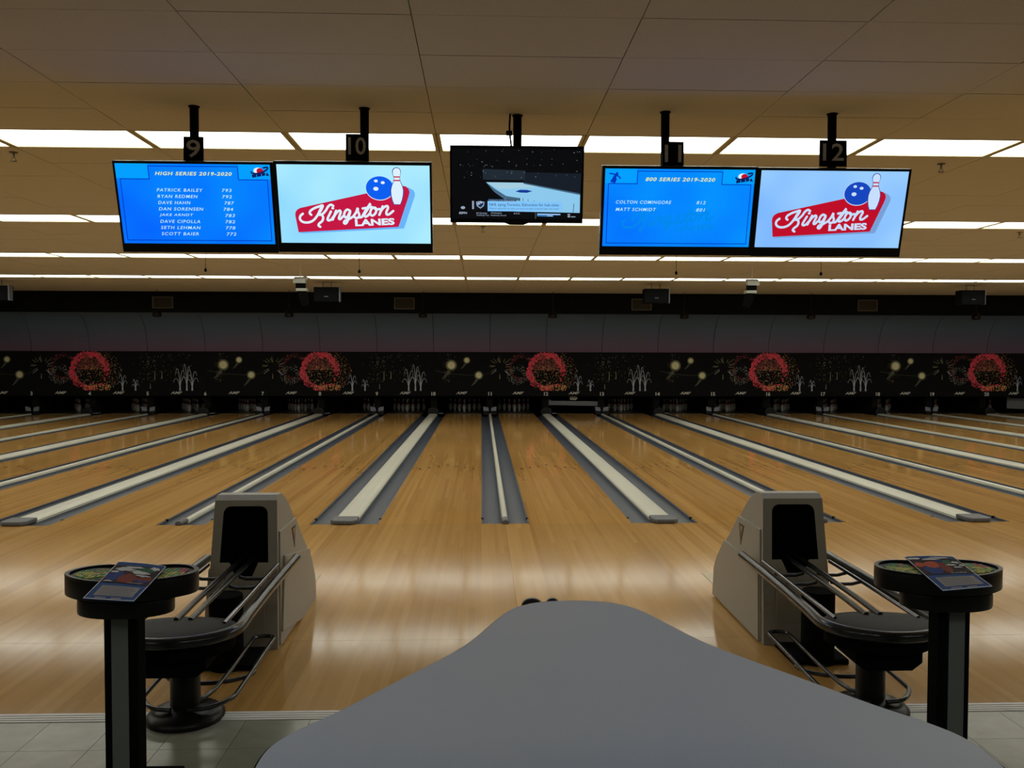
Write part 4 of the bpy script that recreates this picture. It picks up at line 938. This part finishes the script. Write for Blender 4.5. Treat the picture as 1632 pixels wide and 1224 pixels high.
K_G = mat('key_green', (0.14, 0.42, 0.10), 0.5); K_Y = mat('key_yellow', (0.70, 0.66, 0.08), 0.5); K_R = mat('key_red', (0.75, 0.04, 0.08), 0.5); K_T = mat('key_teal', (0.05, 0.18, 0.14), 0.5); K_P = mat('key_panel', (0.10, 0.11, 0.105), 0.5)
def in_poly(x, y, P):
    c = False; n = len(P)
    for i in range(n):
        x1, y1 = P[i]; x2, y2 = P[(i+1) % n]
        if (y1 > y) != (y2 > y) and x < (x2-x1)*(y-y1)/(y2-y1)+x1: c = not c
    return c
rk = random.Random(3)
pod = {}
pod['tray'] = MB().prism(heart(), 0.0, 0.072, 'z', smooth=True).mesh('console_tray', M_PLASTIC, 0.006)
hp, hi = heart(), heart(0.93)
mb = MB(); n = len(hp); mb.add([(x, y, 0.072) for x, y in hp]+[(x, y, 0.072) for x, y in hi]+[(x, y, 0.084) for x, y in hp]+[(x, y, 0.084) for x, y in hi], [(i, (i+1) % n, 2*n+(i+1) % n, 2*n+i) for i in range(n)]+[(n+i, 3*n+i, 3*n+(i+1) % n, n+(i+1) % n) for i in range(n)]+[(2*n+i, 2*n+(i+1) % n, 3*n+(i+1) % n, 3*n+i) for i in range(n)])
pod['rim'] = mb.mesh('console_rim', M_PLASTIC)
for s in (-1, 1):
    pod['panel', s] = MB().prism(lobe(s, 1.0), 0.072, 0.0745, 'z').mesh('key_panel', K_P)
    inn = lobe(s, 0.88); mb = MB(); step = 0.0165
    for i in range(-20, 21):
        for j in range(-12, 13):
            x, y = i*step, j*0.0145
            if all(in_poly(x+dx, y+dy, inn) for dx in (0, 0.012) for dy in (0, 0.010)):
                q = (x-s*0.145)
                mi = 2 if (q > 0.035 and y > 0.01 and rk.random() < 0.75) or rk.random() < 0.05 else (1 if y < 0.02 and rk.random() < 0.6 else (0 if rk.random() < 0.8 else 3))
                mb.box(x, x+0.0125, y, y+0.0105, 0.0745, 0.079, mi)
    pod['keys', s] = mb.mesh('keys', [K_G, K_Y, K_R, K_T])
pod['lower'] = MB().prism([(0.185*math.cos(a), -0.045+0.115*math.sin(a)) for a in [2*PI*k/32 for k in range(32)]], -0.062, 0.0, 'z', smooth=True).mesh('console_neck', M_PLASTIC, 0.01)
def keypad_stand(xc, yc, ztop, label, mir=1):
    o = thing('score_console', label, 'score console', (xc, yc, 0), 'score keypad stands')
    zt = ztop-0.078
    t = link('console_tray', pod['tray'], o, (0, 0, zt)); link('console_rim', pod['rim'], t)
    for s in (-1, 1):
        p = link('key_panel', pod['panel', s], t); k = link('keys', pod['keys', s], t); k['kind'] = 'stuff'
    link('console_neck', pod['lower'], o, (0, 0, zt))
    hz = zt-0.062
    mb = MB(); cx_ = -0.022 if mir > 0 else 0.036; mb.box(cx_-0.066, cx_+0.066, -0.05, 0.035, 0.03, hz); mb.build('column', M_BLACK, o, bevel=0.008)
    MB().box(cx_-0.035+0.012*(1-mir)/2, cx_+0.030+0.012*(1-mir)/2, -0.053, -0.05, 0.03, hz-0.003).build('column_stripe', M_GREYSTRIPE, o)
    MB().box(-0.16, 0.16, -0.14, 0.14, 0.0, 0.03).build('base_plate', M_BLACK, o, bevel=0.008)
    # small controls under the flyer's front edge
    for x in (-0.03, 0.045): MB().lathe([(0.024, 0.0), (0.024, 0.006), (0.018, 0.012)], 14).build('round_button', M_CHROME, o, (x, -0.115, zt+0.072))
    return o
POD_Y, POD_Z = 3.52, 0.872
keypad_stand(-1.395, POD_Y, POD_Z, 'black score keypad stand with grey column stripe at left, before lanes nine and ten')
keypad_stand(1.885, POD_Y, POD_Z, 'black score keypad stand with grey column stripe at right, before lanes eleven and twelve', -1)

# flyers in plastic sleeves lying on the keypads
def fm(n, c): return mat(n, c, 0.75, spec=0.12)
FB = fm('flyer_blue', (0.035, 0.11, 0.36)); FGY = fm('flyer_text_box', (0.46, 0.46, 0.50)); FW = fm('flyer_white', (0.85, 0.88, 0.90)); FR = fm('flyer_red_brown', (0.30, 0.06, 0.04)); FD = fm('flyer_dark', (0.05, 0.03, 0.03)); FO = fm('flyer_orange', (0.68, 0.13, 0.06)); FN = fm('flyer_navy', (0.03, 0.07, 0.32)); FT = fm('flyer_grey_lines', (0.26, 0.26, 0.30)); FGN = fm('flyer_green', (0.06, 0.20, 0.12))
FSL = mat('sleeve_edge', (0.75, 0.77, 0.77), 0.3)
def flyer(corners, label, variant):
    """corners: near-left, near-right, far-right, far-left in world x,y at the keypad's top"""
    P0, P1, P2, P3 = [Vector((x, y, 0)) for x, y in corners]; cen = (P0+P1+P2+P3)/4; z = POD_Z+0.0085
    o = thing('flyer', label, 'flyer', (cen.x, cen.y, z), 'flyers on keypads')
    def W(u, v, h=0.0):
        a = P0+(P1-P0)*u; b = P3+(P2-P3)*u; p = a+(b-a)*v-cen
        return (p.x, p.y, h+0.006*v*v+0.004*math.sin(u*3.0)*v)
    def patch(u0, u1, v0, v1, m, name, h, par, nu=8, nv=8, wob=0.0, seed=1):
        r = random.Random(seed); vs = []; fs = []
        for j in range(nv+1):
            for i in range(nu+1): vs.append(W(u0+(u1-u0)*i/nu, v0+(v1-v0)*j/nv, h+wob*(r.random()-0.5)))
        for j in range(nv):
            for i in range(nu): q = j*(nu+1)+i; fs.append((q, q+1, q+nu+2, q+nu+1))
        me = bpy.data.meshes.new(name); me.from_pydata(vs, [], fs); me.materials.append(m)
        return link(name, me, par)
    def blob(pts, m, name, h, par):
        me = bpy.data.meshes.new(name); me.from_pydata([W(u, v, h) for u, v in pts], [], [tuple(range(len(pts)))]); me.materials.append(m); return link(name, me, par)
    vs = []; n = 10
    sh = patch(0, 1, 0, 1, FB, 'sheet', 0.0, o)
    md = sh.modifiers.new('thick', 'SOLIDIFY'); md.thickness = 0.0022; md.offset = 1 if False else -1
    for u0, u1, v0, v1 in ((0, 1, 0, 0.012), (0, 1, 0.988, 1), (0, 0.012, 0, 1), (0.988, 1, 0, 1)): patch(u0, u1, v0, v1, FSL, 'sleeve_edge', 0.0012, o, 8, 8)
    patch(0.13, 0.90, 0.09, 0.34, FGY, 'text_box', 0.0012, sh)
    for k in range(6): patch(0.17, 0.86-0.03*(k % 3), 0.115+k*0.037, 0.128+k*0.037, FT, 'text_line', 0.0018, sh, 6, 1)
    patch(0.20, 0.42, 0.030, 0.052, FGY, 'text_line', 0.0016, sh, 4, 1); patch(0.52, 0.72, 0.030, 0.052, FGY, 'text_line', 0.0016, sh, 4, 1)
    patch(0.02, 0.98, 0.42, 0.90, FD, 'picture', 0.0012, sh)
    r = random.Random(variant)
    def rb(u, v, ru, rv, m, h, k=11, jag=0.35):
        blob([(min(.985, max(.015, u+ru*math.cos(2*PI*i/k)*(1+jag*(r.random()-.5)))), min(.985, max(.40, v+rv*math.sin(2*PI*i/k)*(1+jag*(r.random()-.5))))) for i in range(k)], m, 'picture_glare_patch', h, sh)
    if variant == 1:
        rb(0.20, 0.60, 0.17, 0.14, FN, 0.0018); rb(0.48, 0.55, 0.20, 0.13, FR, 0.0020); rb(0.82, 0.55, 0.14, 0.09, FR, 0.0022); rb(0.80, 0.50, 0.16, 0.03, FN, 0.0023); rb(0.62, 0.80, 0.30, 0.06, FGN, 0.0020)
        glare_whites = [(0.30, 0.78, 0.22, 0.05), (0.62, 0.72, 0.20, 0.045), (0.86, 0.86, 0.10, 0.04), (0.12, 0.70, 0.08, 0.025), (0.45, 0.84, 0.16, 0.03), (0.75, 0.63, 0.13, 0.025), (0.15, 0.44, 0.10, 0.015)]
    else:
        rb(0.30, 0.56, 0.20, 0.13, FN, 0.0018); rb(0.36, 0.72, 0.16, 0.10, FO, 0.0020); rb(0.12, 0.72, 0.09, 0.07, FO, 0.0021); rb(0.55, 0.60, 0.10, 0.16, FR, 0.0022); rb(0.70, 0.78, 0.12, 0.07, FGN, 0.0021); rb(0.55, 0.82, 0.08, 0.06, FN, 0.0024)
        glare_whites = [(0.12, 0.91, 0.13, 0.035), (0.42, 0.87, 0.18, 0.03), (0.72, 0.68, 0.10, 0.03), (0.86, 0.76, 0.09, 0.03), (0.65, 0.91, 0.16, 0.025), (0.80, 0.60, 0.09, 0.025), (0.92, 0.66, 0.05, 0.03)]
    for k, (u, v, a, b) in enumerate(glare_whites): rb(u, v, a, b, FW, 0.0026+0.0003*k, 13, 0.8)  # white patches: sleeve glare painted in with the picture's whites
    te = text_mesh('Sunday', FW, 0.07, 0.020, shear=0.3, name='lettering')
    a = Vector(W(0.55, 0.405, 0.004)); b_ = Vector(W(0.85, 0.405, 0.004)); q = link('lettering', te, sh, a, (-PI/2, 0, math.atan2(b_.y-a.y, b_.x-a.x)))
    q.rotation_euler = (PI*1.5, 0, math.atan2(b_.y-a.y, b_.x-a.x))
    return o
def ground_at(px, py, z):
    u, v = (px-816)/F, (612-py)/F; d = _F+_R2*u+_U2*v; t = (z-CAM_H)/d.z; return (d.x*t, d.y*t)
zf = POD_Z+0.010
flyer([ground_at(132, 953, zf), ground_at(213, 958, zf), ground_at(265, 905, zf), ground_at(189, 897, zf)], 'blue sports flyer in clear sleeve on the left keypad stand', 1)
flyer([ground_at(1503, 941, zf), ground_at(1582, 934, zf), ground_at(1519, 889, zf), ground_at(1441, 889, zf)], 'blue sports flyer in clear sleeve on the right keypad stand', 2)

# ------------------------------------------------------------------ table and seats in the foreground
def table():
    ax = 0.362
    half = [(0.0, 3.522), (0.10, 3.512), (0.188, 3.468), (0.268, 3.360), (0.40, 3.02), (0.50, 2.84), (0.61, 2.67), (0.755, 2.44), (0.84, 2.325), (0.895, 2.22), (0.905, 2.10), (0.885, 2.00), (0.80, 1.90), (0.60, 1.78), (0.30, 1.70), (0.0, 1.68)]
    ctrl = [(ax+x, y, 0) for x, y in half] + [(ax-x, y, 0) for x, y in half[-2:0:-1]]
    out = [(p.x, p.y) for p in smooth_path(ctrl, 5, closed=True)]
    cx, cy = ax, 2.45
    o = thing('table', 'blue grey laminate table with a rounded pointed end in the foreground', 'table', (cx, cy, 0))
    top = MB(); top.prism([(x-cx, y-cy) for x, y in out], 0.716, 0.75, 'z', smooth=True); top.build('table_top', M_TABLE, o, bevel=0.003)
    e = MB(); n = len(out)
    def off(k):
        r = []
        for i in range(n):
            a, b = Vector(out[i-1]), Vector(out[(i+1) % n]); t = (b-a).normalized(); nn = Vector((t.y, -t.x)); r.append((out[i][0]+nn.x*k*-1-cx, out[i][1]+nn.y*k*-1-cy))
        return r
    A, B = off(0.0003), off(0.005)
    e.add([(x, y, 0.718) for x, y in A]+[(x, y, 0.718) for x, y in B]+[(x, y, 0.746) for x, y in B]+[(x, y, 0.746) for x, y in A], [(i, (i+1) % n, n+(i+1) % n, n+i) for i in range(n)]+[(n+i, n+(i+1) % n, 2*n+(i+1) % n, 2*n+i) for i in range(n)]+[(2*n+i, 2*n+(i+1) % n, 3*n+(i+1) % n, 3*n+i) for i in range(n)])
    e.build('edge_band', M_BLACK, o)
    MB().lathe([(0.05, 0.03), (0.05, 0.70), (0.14, 0.716)], 18).build('pedestal', M_BLACK, o); MB().lathe([(0.30, 0.0), (0.30, 0.015), (0.06, 0.05)], 28).build('base', M_BLACK, o)
    return o
table()
M_SEAT = mat('seat_grey', (0.30, 0.31, 0.30), 0.45); M_BROWN = mat('chair_dark_brown', (0.035, 0.022, 0.02), 0.3)
sx, sy = ground_at(700, 1066, 0.45)
o = thing('swivel_stool', 'grey round swivel stool mostly hidden beneath the left side of the table', 'stool', (sx+0.09, sy-0.09, 0))
MB().lathe([(0.05, 0.405), (0.16, 0.415), (0.182, 0.435), (0.175, 0.452), (0.10, 0.447), (0.02, 0.445)], 28).build('seat', M_SEAT, o); MB().lathe([(0.028, 0.03), (0.028, 0.41)], 12).build('post', M_CHROME, o); MB().lathe([(0.17, 0.0), (0.17, 0.012), (0.03, 0.04)], 24).build('base', M_BLACK, o)
bx_, by_ = ground_at(848, 953, 0.675); bx2, by2 = ground_at(881, 954.5, 0.675)
o = thing('chair', 'dark brown chair pushed in at the table tip, only its backrest top showing', 'chair', (bx_+0.03, by_-0.16, 0))
cxo, cyo = bx_+0.03, by_-0.16
mb = MB(); lo = [(-0.15, 0.44), (-0.15, 0.60)] + [(bx_-cxo+0.048*math.cos(a), 0.637+0.038*math.sin(a)) for a in [PI-PI*k/8 for k in range(9)]] + [(bx2-cxo+0.03*math.cos(a), 0.645+0.030*math.sin(a)) for a in [PI-PI*k/8 for k in range(9)]] + [(0.17, 0.60), (0.17, 0.44)]
mb.prism(lo, 0.15, 0.175, 'y'); mb.build('backrest', M_BROWN, o, bevel=0.006)
MB().prism([(0.19*math.cos(2*PI*k/24)+0.01, -0.03+0.18*math.sin(2*PI*k/24)) for k in range(24)], 0.42, 0.45, 'z', smooth=True).build('seat', M_BROWN, o, bevel=0.008)
for a, b in ((-0.13, -0.15), (0.15, -0.15), (-0.13, 0.10), (0.15, 0.10)): MB().lathe([(0.012, 0.0), (0.014, 0.42)], 8).build('leg', M_BLACK, o, (a, b, 0))
